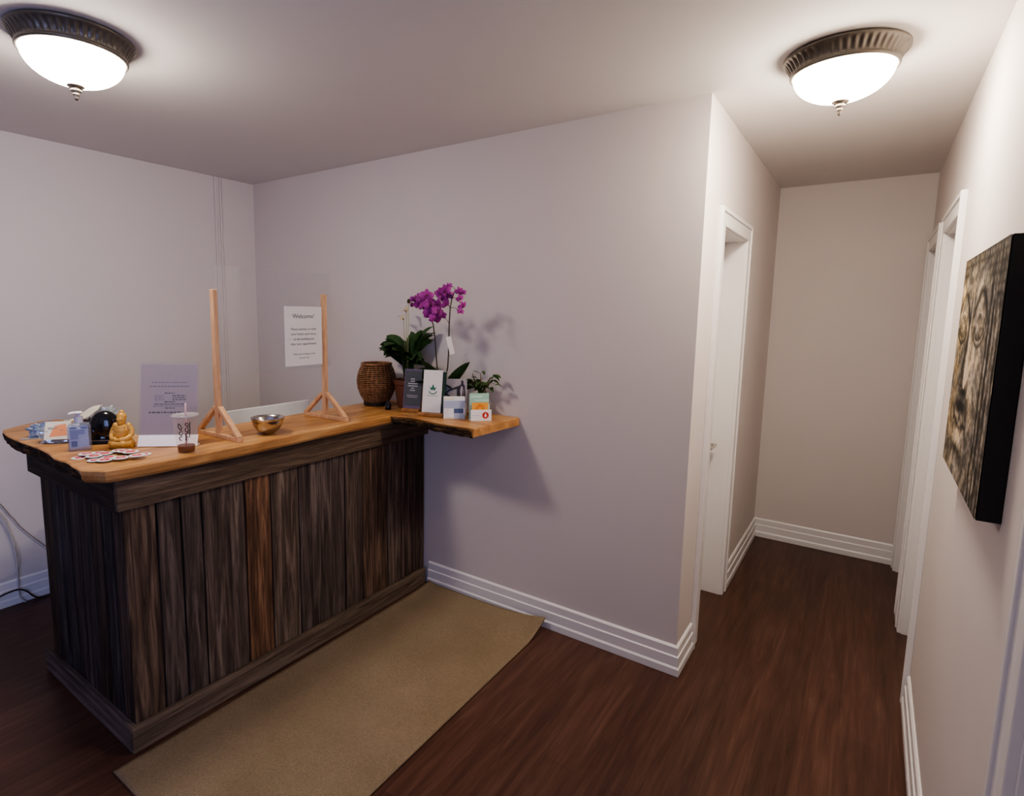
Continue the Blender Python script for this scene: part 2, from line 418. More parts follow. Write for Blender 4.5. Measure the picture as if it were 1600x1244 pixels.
g1 = (.95, .92, .92); cols = [(1.0, .80, .62), (.86, .78, .72), (.94, .86, .80), (1.10, .98, .88), (1.65, 1.08, .68), (1.20, 1.06, .92), (.92, .84, .82), (1.05, .92, .84), (1.12, .86, .66), (1.08, .96, .86), (.78, .64, .56), (.72, .6, .54)]
seams = [-1.662, -1.545, -1.455, -1.372, -1.184, -1.060, -.909, -.631, -.508, -.323, -.210, -.112, -.008]
boards('y', seams, XC - .024, .06, .945, cols).build('front_boards', M_barn_v, ct, off=off)
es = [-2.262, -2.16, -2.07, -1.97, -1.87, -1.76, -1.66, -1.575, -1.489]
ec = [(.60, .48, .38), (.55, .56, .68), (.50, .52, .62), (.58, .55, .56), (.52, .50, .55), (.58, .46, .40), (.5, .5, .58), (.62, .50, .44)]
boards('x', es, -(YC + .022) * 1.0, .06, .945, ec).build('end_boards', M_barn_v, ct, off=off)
# carcass behind the boards
MB().box(-1.80, -1.513, -1.640, -.003, .01, UN - .001).box(-2.258, -1.80, -1.640, -1.46, .01, UN - .001).build('carcass', M_blackm, ct, off=off)
def rail(x0, x1, y0, y1, z0, z1, along, col, amp=.003):
    m = MB(); K = 26
    for k in range(K + 1): pass
    vs = []
    for k in range(K + 1):
        t = k / K
        for (q, z) in ((0, z0), (1, z0), (1, z1), (0, z1)):
            dz = amp * mnoise.noise(V((t * 9, z * 7, 1.3))) if z == z0 and z0 > .2 else (amp * mnoise.noise(V((t * 7, 4, z))) if z0 < .2 and z == z1 else 0)
            if along == 'y': vs.append((x1 if q else x0, y0 + (y1 - y0) * t, z + dz))
            else: vs.append((x0 + (x1 - x0) * t, y0 if q else y1, z + dz))
    fs = [(k * 4 + q, k * 4 + (q + 1) % 4, k * 4 + 4 + (q + 1) % 4, k * 4 + 4 + q) for k in range(K) for q in range(4)] + [(3, 2, 1, 0), tuple(K * 4 + q for q in range(4))]
    m.add(vs, fs, 0, col); return m
rail(XC - .024, XC, YC, -.003, .921, UN - .001, 'y', (1.3, 1.15, .98)).build('front_apron', M_barn_y, ct, off=off, bevel=.003)
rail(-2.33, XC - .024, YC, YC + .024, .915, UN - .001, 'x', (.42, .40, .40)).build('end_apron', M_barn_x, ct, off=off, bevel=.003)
rail(XC - .022, XC, YC, -.024, 0, .100, 'y', (1.45, 1.35, 1.25)).build('front_base_trim', M_barn_y, ct, off=off, bevel=.003)
rail(-2.300, XC - .022, YC, YC + .022, 0, .100, 'x', (1.5, 1.45, 1.6)).build('end_base_trim', M_barn_x, ct, off=off, bevel=.003)

def ring_slab(poly, rings, mats, name, parent, off, close_bottom=True):
    n = len(poly); P = [V((p[0], p[1], 0)) for p in poly]
    area = sum(P[i].x * P[(i + 1) % n].y - P[(i + 1) % n].x * P[i].y for i in range(n))
    sgn = 1 if area > 0 else -1
    nr = []
    for i in range(n):
        e1 = (P[i] - P[i - 1]).normalized(); e2 = (P[(i + 1) % n] - P[i]).normalized()
        n1 = V((-e1.y, e1.x, 0)) * sgn; n2 = V((-e2.y, e2.x, 0)) * sgn
        q = (n1 + n2); nr.append(q / max(.5, q.length_squared / 2) if q.length > .1 else n1)
    m = MB(); vs = []
    for z, inset in rings:
        for i in range(n):
            a = inset(i) if callable(inset) else inset
            vs.append(P[i] + nr[i] * a + V((0, 0, z)))
    K = len(rings)
    fs = [tuple(range(n)) if sgn > 0 else tuple(range(n))[::-1]]
    for k in range(K - 1):
        for i in range(n):
            f = (k * n + i, (k + 1) * n + i, (k + 1) * n + (i + 1) % n, k * n + (i + 1) % n)
            fs.append(f if sgn > 0 else f[::-1])
    fs.append(tuple((K - 1) * n + i for i in range(n))[::-1] if sgn > 0 else tuple((K - 1) * n + i for i in range(n)))
    m.add(vs, fs); return m.build(name, mats, parent, off=off), nr
def dense(poly, step=.03, amp=.003, skip=()):
    out = []
    n = len(poly)
    for i in range(n):
        a = V((*poly[i], 0)); c = V((*poly[(i + 1) % n], 0)); k = max(1, int((c - a).length / step))
        for j in range(k):
            p = a.lerp(c, j / k)
            if i not in skip: p = p + V((mnoise.noise(V((p.x * 6, p.y * 6, 2))), mnoise.noise(V((p.x * 6, p.y * 6, 7))), 0)) * amp
            out.append((p.x, p.y))
    return out
poly = [(-1.489, -1.775), (-1.42, -1.730), (-1.410, -1.69), (-1.397, -1.45), (-1.394, -1.19), (-1.404, -.85), (-1.395, -.62), (-1.399, -.40), (-1.399, -.004),
        (-1.81, -.004), (-1.81, -.4), (-1.805, -.8), (-1.812, -1.2), (-1.81, -1.40), (-2.1, -1.42), (-2.45, -1.44), (-2.55, -1.49), (-2.56, -1.56), (-2.50, -1.66), (-2.445, -1.727),
        (-2.38, -1.742), (-2.30, -1.752), (-2.13, -1.757), (-1.98, -1.748), (-1.835, -1.756), (-1.74, -1.77), (-1.641, -1.7625), (-1.56, -1.774)]
top = thing('countertop', 'honey coloured live edge wooden countertop on the barn board counter', 'countertop', (-1.6, -1.0, UN))
dp = dense(poly, .03, .0025, skip=(7, 8, 9))
def wing(i):  # bark side of the wing: undercut
    p = dp[i]; return (p[1] < -1.60 and p[0] < -1.50)
wav = lambda i: .004 * mnoise.noise(V((dp[i][0] * 9, dp[i][1] * 9, 5)))
ring_slab(dp, [(TOP, .004), (TOP - .004, .0), (TOP - .018, lambda i: -.001 + (.012 if wing(i) else 0)), (TOP - .034, lambda i: .002 + wav(i) + (.022 if wing(i) else 0)), (UN, lambda i: .012 + wav(i) + (.030 if wing(i) else 0))], M_slab, 'slab', top, (-1.6, -1.0, UN))
def bark(path, outn, z0, z1, name, parent, off, thick=.012, lip=.004, taper=0):
    m = MB(); rows = 7; vs = []; n = len(path)
    for i, (x, y) in enumerate(path):
        tp = min(1, (n - 1 - i) / (n * taper)) if taper else 1
        zt = z1 - lip - .008 * (.5 + mnoise.noise(V((x * 14, y * 14, 8)))) * (1 if taper else .4)
        for k in range(rows):
            t = k / (rows - 1); z = zt + (z0 - zt) * t
            o = thick * (.25 + .95 * mnoise.noise(V((x * 22, y * 22, z * 60))) - .7 * t) * tp
            if k in (0, rows - 1): o -= .005
            zz = z + .004 * mnoise.noise(V((x * 31, y * 31, 3 + k)))
            vs.append((x + outn[0] * o, y + outn[1] * o, min(zz, z1 - .002)))
    fs = [(i * rows + k, (i + 1) * rows + k, (i + 1) * rows + k + 1, i * rows + k + 1) for i in range(n - 1) for k in range(rows - 1)]
    m.add(vs, fs); o = m.build(name, M_bark, parent, off=off, solid=.005); return o
wp = [(-2.50, -1.668), (-2.445, -1.722), (-2.38, -1.737), (-2.30, -1.746), (-2.13, -1.751), (-1.98, -1.742), (-1.835, -1.749), (-1.74, -1.762), (-1.65, -1.755), (-1.57, -1.765)]
def dens_open(p, step=.015):
    out = []
    for i in range(len(p) - 1):
        a = V((*p[i], 0)); c = V((*p[i + 1], 0)); k = max(1, int((c - a).length / step))
        out += [tuple(a.lerp(c, j / k))[:2] for j in range(k)]
    return out + [p[-1]]
bark(dens_open(wp), (-.1, -1), UN - .006, TOP, 'bark_edge', top, (-1.6, -1.0, UN), .010, .008)

shelf = thing('corner_shelf', 'short live edge wooden shelf jutting along the wall from the counter', 'shelf', (-1.1, -.2, UN))
sp = [(-1.396, -.392), (-1.33, -.372), (-1.26, -.360), (-1.19, -.372), (-1.10, -.388), (-1.02, -.392), (-.94, -.391), (-.872, -.390), (-.853, -.004), (-1.396, -.004)]
dps = dense(sp, .03, .002, skip=(7, 8, 9))
fr = lambda i: dps[i][1] < -.33
ring_slab(dps, [(TOP, .003), (TOP - .003, 0), (TOP - .02, lambda i: .010 if fr(i) and dps[i][0] < -.9 else 0), (UN + .003, lambda i: .022 if fr(i) and dps[i][0] < -.9 else 0), (UN, .012)], M_slab_x, 'shelf_board', shelf, (-1.1, -.2, UN))
bark(dens_open([(-1.392, -.386), (-1.33, -.367), (-1.26, -.355), (-1.19, -.367), (-1.10, -.383), (-1.02, -.387), (-.94, -.386), (-.885, -.384)], .008), (0, -1), UN - .002, TOP, 'bark_edge', shelf, (-1.1, -.2, UN), .010, .010, .35)

# hidden work desk and monitor behind the counter
dk = thing('desk', 'low grey work desk standing behind the reception counter', 'desk', (-2.25, -.65, 0))
MB().box(-.42, .42, -.62, .62, .615, .64).build('desk_top', M_desk, dk, bevel=.003)
MB().box(-.15, .25, -.2, .35, .64, .664).build('desk_mat', M_black, dk)
for sx in (-.38, .34):
    for sy in (-.58, .54): MB().box(sx, sx + .04, sy, sy + .04, 0, .615).build('leg', M_desk, dk)
mo = thing('monitor', 'silver computer monitor seen from behind above the counter edge', 'monitor', (-2.15, -.585, .664))
pl = []
Wm, Hm, rr = .272, .30, .014
for cx, cy, a0 in ((Wm - rr, Hm - rr, 0), (-Wm + rr, Hm - rr, 90), (-Wm + rr, .0 + rr, 180), (Wm - rr, .0 + rr, 270)):
    for k in range(6):
        a = math.radians(a0 + 18 * k); pl.append((cx + rr * math.cos(a), cy + rr * math.sin(a)))
R = Matrix(((0, 0, 1, 0), (1, 0, 0, 0), (0, 1, 0, .125), (0, 0, 0, 1)))
MB().prism(pl, -.006, .006, M=R).build('back_panel', M_alu, mo, bevel=.004)
MB().prism([(x * .97, .15 + (y - .15) * .97) for x, y in pl], -.0075, -.006, M=R).build('screen', M_black, mo)
MB().box(.006, .03, -.06, .06, .05, .28).box(.0, .02, -.06, .06, .0, .06).box(-.10, .09, -.09, .09, 0, .008).build('stand', M_alu, mo, bevel=.003)

# ------------------------------------------------------------------ rug
b = MB(); nx, ny = 44, 90; x0, x1, y0, y1 = -1.437, -.655, -1.764, -.024; vs = []
for i in range(nx + 1):
    for j in range(ny + 1):
        u = i / nx; w = j / ny; x = x0 + (x1 - x0) * u; y = y0 + (y1 - y0) * w
        x += .018 * (w < .99) * (1 - w) * u
        z = .0035
        z += .0022 * (mnoise.noise(V((x * 5, y * 3, 0))) + .5)
        # buckle against the wall, growing toward the right-hand corner
        k = max(0, (w - .90) / .10)
        z += (k ** 1.5) * (.014 + .020 * u ** 2 + .034 * u ** 6)
        y -= (k ** 3) * .020 * u
        x += k * k * .012 * u ** 3
        # left edge rides up slightly against the counter trim
        kl = max(0, 1 - u / .06); z += .010 * kl * (max(0, w - .25))
        x = max(x, XC + .009)
        vs.append((x, y, z))
fs = [(i * (ny + 1) + j, (i + 1) * (ny + 1) + j, (i + 1) * (ny + 1) + j + 1, i * (ny + 1) + j + 1) for i in range(nx) for j in range(ny)]
b.add(vs, fs)
rug = b.build('rug', M_rug, smooth=True, solid=.006)
for v in rug.data.vertices: pass
tag(rug, 'tan woven runner rug lying along the counter with a curled corner', 'rug')

# ------------------------------------------------------------------ things on the counter
def facing(dx, dy):  # rotation so that local -y looks along (dx,dy)
    return math.atan2(dx, -dy)
def dashes(m, x0, x1, z, h, y, rnd, mi=0, words=None):
    x = x0
    while x < x1:
        w = rnd.uniform(.006, .018); w = min(w, x1 - x)
        m.box(x, x + w, y - .0004, y, z - h / 2, z + h / 2, mi); x += w + .004

# plexiglass screen on two wooden posts
sc = thing('sneeze_guard', 'clear plexiglass sneeze guard held by two wooden posts on the counter', 'screen', (-1.60, -.94, TOP))
def post(y, name='post'):
    p = MB().box(-.013, .013, y - .010, y + .010, .0, .617); o = p.build(name, M_pine, sc, bevel=.003)
    f = MB().box(-.158, .158, y - .011, y + .011, 0, .018)
    for s in (-1, 1):
        a = V((s * .148, y, .016)); c = V((s * .014, y, .128)); d = (c - a).normalized(); n = V((-d.z, 0, d.x)) * s
        q = []
        for yy in (-.011, .011):
            for pt in (a - n * .009 + d * -.0, a + n * .009, c + n * .009 + d * .010, c - n * .009): q.append(pt + V((0, yy, 0)))
        f.add(q, [(0, 1, 2, 3), (7, 6, 5, 4), (0, 4, 5, 1), (1, 5, 6, 2), (2, 6, 7, 3), (3, 7, 4, 0)])
    f.build('foot', M_pine, sc, bevel=.002)
post(-1.222 + .94); post(-.652 + .94)
MB().box(-.0022, .0022, -.272, .330, .262, .715).build('panel', M_plexi, sc)

wl = thing('welcome_notice', 'white paper notice headed Welcome stuck on the plexiglass screen', 'sign', (-1.5955, -.778, 1.366), -PI / 2 + PI)
MB().box(-.108, .108, -.0005, .0005, 0, .279).build('paper', M_paper, wl)
# text plane: local x right, z up, facing -y
TX = Matrix(((1, 0, 0, 0), (0, 0, -1, -.0012), (0, 1, 0, 0), (0, 0, 0, 1)))
def lines(parent, rows, matl):
    for body, size, z in rows:
        text_obj('printed_text', body, size, matl, parent, TX @ Matrix.Translation((0, z, 0)))
lines(wl, [('Welcome!', .030, .224), ('Please sanitize or wash', .0158, .168), ('your hands upon entry', .0158, .145), ('to the building and', .0158, .121), ('after your appointment.', .0158, .098), ('Thank you for helping us keep', .0105, .052), ('everyone safe.', .0105, .034)], M_ink)

# slanted acrylic sign holder
n = V((.68, -.733, 0)); fc = V((-1.594, -1.442, 0))
sg = thing('acrylic_sign_holder', 'slanted clear acrylic sign holder with a printed sheet, behind the iced drink cup', 'sign holder', (fc.x, fc.y, TOP), facing(.68, -.733))
FR = Matrix.Translation((0, 0, .0027)) @ Matrix.Rotation(math.radians(-24), 4, 'X')
MB().box(-.110, .110, .0, .006, 0, .046, M=FR).box(-.106, .106, .010, .045, .0, .004).build('foot', mat('glare_white_acrylic', (.90, .86, .88), .12), sg, bevel=.001)  # clear acrylic foot, its bright refracted light painted as a white base colour
lean = math.radians(-9)
RS = Matrix.Translation((0, .022, .042)) @ Matrix.Rotation(lean, 4, 'X')
MB().box(-.111, .111, -.004, .000, 0, .288, M=RS).build('cover', M_acryl, sg, bevel=.001)
MB().box(-.106, .106, .0005, .0012, .001, .281, M=RS).build('printed_sheet', M_sheet, sg)
t = MB(); rnd = random.Random(3)
def dl(x0, x1, z, h, mi=0):
    x = x0
    while x < x1:
        w = min(rnd.uniform(.005, .016), x1 - x); vs = [RS @ V(p) for p in ((x, .0003, z), (x + w, .0003, z), (x + w, .0003, z + h), (x, .0003, z + h))]
        t.add(vs, [(0, 1, 2, 3)], mi); x += w + .003
dl(-.065, .065, .206, .004, 1); dl(-.075, .080, .190, .005, 1); t.build('printed_heading', [M_ink, M_inkl], sg); t = MB(); dl(-.018, .020, .164, .004)
for k, z in enumerate((.154, .146, .138)): dl(-.055, -.020, z, .0035, 1); dl(.012, .062, z, .004)
dl(-.018, .022, .130, .004); dl(-.055, .062, .121, .0035); dl(-.060, .062, .113, .0035, 1); dl(-.016, .022, .105, .004); dl(-.075, .05, .087, .006)
t.build('printed_text', [M_ink, M_inkl], sg)

# iced drink cup
cu = thing('drink_cup', 'clear plastic takeaway cup with a straw and a little brown iced drink left', 'cup', (-1.468, -1.432, TOP))
MB().lathe([(.0005, .002), (.029, .002), (.0300, .004), (.0445, .135), (.046, .136), (.046, .139)], 40).build('cup_wall', M_cupg, cu, smooth=True)
MB().lathe([(.0005, .004), (.0285, .004), (.0305, .026), (.0005, .026)], 32).build('drink', M_coffee, cu, smooth=False)
MB().lathe([(.0475, .136), (.0485, .139), (.0475, .143), (.043, .144), (.041, .140), (.0005, .140)], 40).build('lid', M_lid, cu, smooth=True)
MB().tube([(-.012, .006, .010), (.010, -.002, .140), (.0185, -.005, .187)], .0032, 10).build('straw', M_straw, cu, smooth=True)
def cupscript():
    m = MB(); ang = math.atan2(-2.51 + 1.43, .607 + 1.468)
    strokes = [
        [(-.35, .088), (-.55, .096), (-.60, .082), (-.42, .070), (-.30, .080), (-.42, .090)],
        [(-.30, .066), (-.55, .062), (-.58, .054), (-.40, .050), (-.28, .058)],
        [(-.30, .046), (-.58, .044), (-.62, .034), (-.35, .030)],
        [(.25, .092), (.05, .098), (-.02, .090), (.18, .084), (.28, .090)],
        [(.26, .080), (.02, .078), (-.04, .068), (.14, .062), (.26, .068), (.12, .076)],
        [(.28, .060), (-.02, .056), (.0, .046), (.22, .048)], [(.24, .040), (.05, .042), (-.02, .034), (.2, .030)],
        [(.34, .100), (.36, .060), (.30, .036)]]
    for st in strokes:
        pts = []
        for i in range(len(st) - 1):
            for k in range(5):
                a0, z0 = st[i]; a1, z1 = st[i + 1]; t = k / 5; a = a0 + (a1 - a0) * t; z = z0 + (z1 - z0) * t + .02
                r = .0300 + (z - .004) * .1107 + .0008; pts.append((r * math.cos(ang + a), r * math.sin(ang + a), z))
        m.tube(pts, .0016, 5)
    m.build('printed_script', M_script, cu)
cupscript()

# steel bowl
bo = tag(MB().lathe([(.0005, .0), (.024, .0), (.026, .003), (.044, .015), (.060, .038), (.067, .060), (.069, .070), (.0715, .071), (.0715, .073), (.067, .0725), (.064, .058), (.056, .038), (.040, .018), (.0005, .008)], 56).build('bowl', M_steel, smooth=True),
         'small shiny stainless steel bowl standing on the counter', 'bowl')
bo.location = (-1.507, -1.050, TOP)

# hand sanitizer bottle
sb = thing('sanitizer_bottle', 'clear pump bottle of hand sanitizer with a blue grey label beside the gold buddha', 'bottle', (-1.797, -1.664, TOP), facing(.9, -.42))
prof = []
def rrect(hx, hy, r, k=5):
    q = []
    for cx, cy, a0 in ((hx - r, hy - r, 0), (-hx + r, hy - r, 90), (-hx + r, -hy + r, 180), (hx - r, -hy + r, 270)):
        for i in range(k + 1):
            a = math.radians(a0 + 90 * i / k); q.append((cx + r * math.cos(a), cy + r * math.sin(a)))
    return q
def loft(rings):
    m = MB(); n = len(rings[0][0]); vs = []
    for pl, z in rings: vs += [(p[0], p[1], z) for p in pl]
    fs = [(k * n + i, k * n + (i + 1) % n, (k + 1) * n + (i + 1) % n, (k + 1) * n + i) for k in range(len(rings) - 1) for i in range(n)]
    fs += [tuple(range(n))[::-1], tuple((len(rings) - 1) * n + i for i in range(n))]
    return m.add(vs, fs)
loft([(rrect(.034, .020, .008), 0), (rrect(.037, .022, .009), .004), (rrect(.037, .022, .009), .092), (rrect(.033, .020, .009), .100), (rrect(.015, .014, .012), .106), (rrect(.013, .013, .012), .108)]).build('bottle_body', M_bottle, sb, smooth=False, bevel=.001)
MB().box(-.030, .030, -.0232, -.0226, .014, .084).build('label_panel', M_label, sb)
t = MB()
for z in (.078, .072, .066, .060, .054, .048): t.box(-.026, -.002 + .02 * (z > .06), -.0238, -.0233, z, z + .0022)
t.box(-.025, -.006, -.0238, -.0233, .018, .040); t.box(-.028, -.006, -.0238, -.0226, .086, .092).box(.006, .026, -.0238, -.0226, .086, .092)
t.build('label_print', M_label2, sb)
MB().lathe([(.0005, .106), (.0145, .106), (.0145, .128), (.012, .129), (.0005, .129)], 24).lathe([(.006, .128), (.006, .142), (.0005, .142)], 16).build('pump_collar', mat('pump_grey', (.50, .50, .58), .4), sb, smooth=False)
MB().lathe([(.0005, .140), (.013, .140), (.015, .143), (.013, .147), (.0005, .148)], 24).tube([(0, 0, .144), (-.022, -.012, .144), (-.030, -.016, .140)], [.006, .005, .004], 8).build('pump_head', M_white, sb, smooth=True)

# gold buddha: one remeshed body
def remesh(m, name, material, parent, vox, smooth_it=6, loc=None):
    o = m.build('tmpb', material); md = o.modifiers.new('R', 'REMESH'); md.mode = 'VOXEL'; md.voxel_size = vox
    s2 = o.modifiers.new('S', 'SMOOTH'); s2.iterations = smooth_it; s2.factor = .5
    bpy.context.view_layer.update(); dg = bpy.context.evaluated_depsgraph_get()
    me = bpy.data.meshes.new_from_object(o.evaluated_get(dg)); bpy.data.objects.remove(o)
    for p in me.polygons: p.use_smooth = True
    r = bpy.data.objects.new(name, me); C.objects.link(r); r.parent = parent; me.name = name
    return r
bu = thing('buddha_statue', 'small gold seated buddha statue on the counter next to the sign holder', 'statue', (-1.722, -1.548, TOP), facing(.62, -.78))
m = MB()
m.ball((0, .004, .012), (.052, .040, .012)); m.lathe([(.0005, 0), (.050, 0), (.050, .010), (.0005, .010)], 24, sy=.75)
for s in (-1, 1):
    m.tube([(s * .016, .010, .022), (s * .040, -.006, .020), (s * .043, -.012, .019)], [.018, .017, .012], 12)
    m.tube([(s * .042, -.010, .018), (s * .020, -.034, .018), (-s * .012, -.034, .018)], [.014, .013, .010], 12)
    m.tube([(s * .026, .006, .083), (s * .040, .006, .066), (s * .043, -.004, .048)], [.013, .012, .010], 12)
    m.tube([(s * .043, -.004, .048), (s * .030, -.024, .038), (s * .008, -.034, .036)], [.010, .009, .008], 12)
    m.ball((s * .028, .006, .084), .013)
    m.ball((s * .0175, .005, .118), (.003, .005, .012), 10, 8)
m.tube([(0, .010, .018), (0, .008, .045), (0, .006, .070), (0, .006, .088)], [.036, .030, .032, .026], 20)
m.ball((0, .004, .076), (.035, .020, .017)); m.ball((0, .004, .060), (.034, .022, .03)); m.tube([(0, .006, .080), (0, .003, .100)], .0105, 12)
m.ball((0, .002, .110), (.0178, .0200, .0245), 20, 14); m.ball((0, .006, .1215), (.0192, .0200, .0165), 20, 12)
m.ball((0, .006, .138), (.0105, .0105, .0085), 14, 10); m.ball((0, -.0185, .108), (.0030, .0045, .0085), 10, 8)
m.ball((0, -.0165, .0955), (.0062, .0035, .0024), 10, 6); m.ball((0, -.032, .036), (.018, .008, .005))
for s in (-1, 1): m.ball((s * .0072, -.0160, .1125), (.0056, .0035, .0026), 10, 6)
for k in range(4): m.tube([(.024 - .003 * k, -.012 - .002 * k, .086 - .007 * k), (.004 - .004 * k, -.0235, .070 - .007 * k), (-.020, -.020, .056 - .006 * k)], .0030, 8)
for s in (-1, 1): m.tube([(s * .016, -.010, .090), (s * .006, -.020, .082), (0, -.0215, .079)], .0030, 8)
remesh(m, 'statue_body', M_gold, bu, .0016, 3)

bu.scale = (.87, .92, 1.0)
# badges
badges = [((-1.667, -1.714), 'leftmost white and red badge, at the left tip of the badge pile'), ((-1.545, -1.553), 'rightmost white and red badge, at the right tip of the badge pile'),
          ((-1.697, -1.647), 'white and red badge at the back left of the pile, nearest the sanitizer bottle'), ((-1.655, -1.638), 'white and red badge at the back of the pile left of the buddha'),
          ((-1.650, -1.590), 'white and red badge right in front of the buddha base'), ((-1.619, -1.585), 'white and red badge in the back row under the right side of the buddha'),
          ((-1.576, -1.583), 'white and red badge second from the right tip of the pile'), ((-1.599, -1.648), 'white and red badge in the middle of the badge pile'),
          ((-1.634, -1.681), 'white and red badge tucked in the left middle of the badge pile'), ((-1.676, -1.688), 'white and red badge second from the left tip of the pile'),
          ((-1.579, -1.697), 'white and red badge at the front left of the badge pile'), ((-1.547, -1.681), 'frontmost white and red badge of the pile, nearest the counter corner'),
          ((-1.525, -1.638), 'white and red badge in the front row, second from its right end'), ((-1.504, -1.593), 'white and red badge at the right end of the front row')]
put = []
bm0 = MB().lathe([(.0005, 0), (.0255, 0), (.027, .0006), (.027, .0014), (.0245, .0020), (.0005, .0022)], 36, mi=0)
bme = None
for (x, y), lab in badges:
    z = TOP
    for px, py, pz in put:
        if math.hypot(x - px, y - py) < .054: z = max(z, pz + .0028)
    put.append((x, y, z))
    if bme is None:
        first = bm0.build('badge', [M_badge], smooth=True); bme = first
        mr = MB().lathe([(.0005, .0026), (.0160, .0024), (.0165, .0019)], 28).build('red_centre', M_red, first, smooth=True)
        mk = MB()
        for k in range(4): mk.tube([(-.008 + k * .004, -.005 + (k % 2) * .004, .0025), (-.004 + k * .004, .004, .0025)], .0005, 4)
        mk.build('badge_print', M_badge, first)
        rim = MB().lathe([(.0272, .0004), (.0274, .0012), (.0270, .0016)], 36).build('rim', M_badgee, first, smooth=True)
        o = first; kids = list(first.children)
    else:
        o = first.copy(); C.objects.link(o)
        for ch in kids:
            c2 = ch.copy(); C.objects.link(c2); c2.parent = o
    o.location = (x, y, z); o.rotation_euler = (0, 0, random.uniform(0, 6))
    tag(o, lab, 'badge', 'round white badges with red centres on the counter')

# crumpled packs at the left end
def blob(c, r, seed, amp, n=40, m_=26, flat=0):
    m = MB(); vs = []
    for i in range(m_ + 1):
        t = PI * i / m_
        for j in range(n):
            a = 2 * PI * j / n
            d = V((math.sin(t) * math.cos(a), math.sin(t) * math.sin(a), math.cos(t)))
            q = V((abs(d.x) ** .7 * math.copysign(1, d.x), abs(d.y) ** .7 * math.copysign(1, d.y), abs(d.z) ** .8 * math.copysign(1, d.z)))
            k = 1 + amp * (abs(mnoise.noise(d * 2.3 + V((seed, 0, 0)))) * 1.6 - .3 + .5 * mnoise.noise(d * 6 + V((0, seed, 0))))
            p = V((q.x * r[0], q.y * r[1], q.z * r[2])) * k
            p.z = max(p.z, -r[2] * .85)
            vs.append(p + V(c) + V((0, 0, r[2] * .85)))
    fs = [(i * n + j, (i + 1) * n + j, (i + 1) * n + (j + 1) % n, i * n + (j + 1) % n) for i in range(m_) for j in range(n)]
    return m.add(vs, fs)
f1 = facing(.85, -.5)
mp = thing('mask_pack', 'blue plastic wrapped pack of masks at the far left of the counter', 'packet', (-2.165, -1.655, TOP), f1)
blob((0, 0, 0), (.056, .030, .030), 3.3, .35).build('wrapper', M_bluefoil, mp, smooth=False)
MB().box(-.042, .042, -.012, .012, .004, .036).build('folded_masks', mat('mask_blue', (.24, .32, .44), .8), mp, bevel=.004)
MB().box(-.075, .05, -.052, -.028, .0005, .0025).build('wrapper_flap', M_foil, mp)
cp = thing('cellophane_packet', 'shiny cellophane packet with an orange and cream card, left of the sanitizer bottle', 'packet', (-2.010, -1.655, TOP), facing(.80, -.6))
blob((0, 0, 0), (.064, .034, .040), 8.1, .40).build('wrapper', M_foil, cp, smooth=False)
RC = Matrix.Translation((.002, -.036, .046)) @ Matrix.Rotation(math.radians(-24), 4, 'X')
MB().box(-.043, .043, -.002, .002, -.030, .042, M=RC).build('card', M_cream, cp)
t = MB().add([RC @ V(p) for p in ((-.026, -.0026, -.020), (.034, -.0026, -.016), (.028, -.0026, .032), (-.010, -.0026, .026))], [(0, 1, 2, 3)])
t.build('orange_print', mat('orange_fade', (.78, .30, .13), .5), cp)
MB().box(-.034, .046, -.016, .018, .0005, .016).build('box_inside', mat('grey_box', (.20, .17, .18), .6), cp, bevel=.002)
fp = thing('folded_paper', 'cream folded paper lying over packets behind the sanitizer bottle', 'paper', (-2.105, -1.552, TOP), facing(.75, -.66))
m = MB(); vs = []
for i in range(9):
    for j in range(5):
        u = i / 8; w = j / 4; vs.append((-.075 + .15 * u, .0 + .05 * w, .030 + .070 * u + .020 * w + .008 * math.sin(u * 7 + w * 3)))
m.add(vs, [(i * 5 + j, (i + 1) * 5 + j, (i + 1) * 5 + j + 1, i * 5 + j + 1) for i in range(8) for j in range(4)])
m.build('sheet', M_cream, fp, solid=.002)
MB().box(-.060, .06, .012, .055, 0, .022).box(-.01, .06, .018, .055, .022, .055).build('packet_below', mat('brown_packet', (.16, .12, .09), .6), fp, bevel=.004)
pb = thing('plastic_bag', 'crumpled clear plastic bag with lilac print behind the black ornament', 'plastic bag', (-2.065, -1.465, TOP), facing(.8, -.6))
blob((0, 0, 0), (.046, .026, .050), 5.2, .6).build('film', M_foil, pb, smooth=False)
MB().box(-.030, -.012, -.030, -.028, .055, .085).box(.0, .02, -.026, -.024, .07, .085).build('lilac_print', M_lilac, pb)
# dark tray with glossy ornament
tr = thing('card_tray', 'low black tray with a silver rim beneath the black ornament', 'tray', (-1.862, -1.572, TOP), facing(.80, -.6))
MB().box(-.052, .052, -.030, .032, 0, .014).build('tray_body', M_blackm, tr, bevel=.002)
MB().box(-.053, .053, -.031, .033, .014, .0165).build('tray_rim', mat('silver_rim', (.30, .28, .28), .3, metal=.8), tr)
og = thing('black_ornament', 'glossy black rounded ornament with a small spout behind the gold buddha', 'ornament', (-1.862, -1.570, TOP + .0165), facing(.80, -.6))
m = MB().ball((.018, 0, .056), (.054, .032, .058), 32, 20).ball((-.028, .0, .034), (.040, .030, .038), 24, 14)
m.tube([(-.020, 0, .045), (-.034, -.004, .064), (-.036, -.004, .072)], [.014, .007, .003], 10)
m.lathe([(.0005, 0), (.048, 0), (.044, .02), (.0005, .02)], 24, sy=.55)
remesh(m, 'ornament_body', M_black, og, .0028, 4)
MB().leaf((-.030, -.006, .066), 2.9, .5, .03, .014, .9).leaf((-.030, -.006, .068), 1.9, 1.2, .026, .010, .4).build('black_leaf', M_blackm, og, solid=.0015)

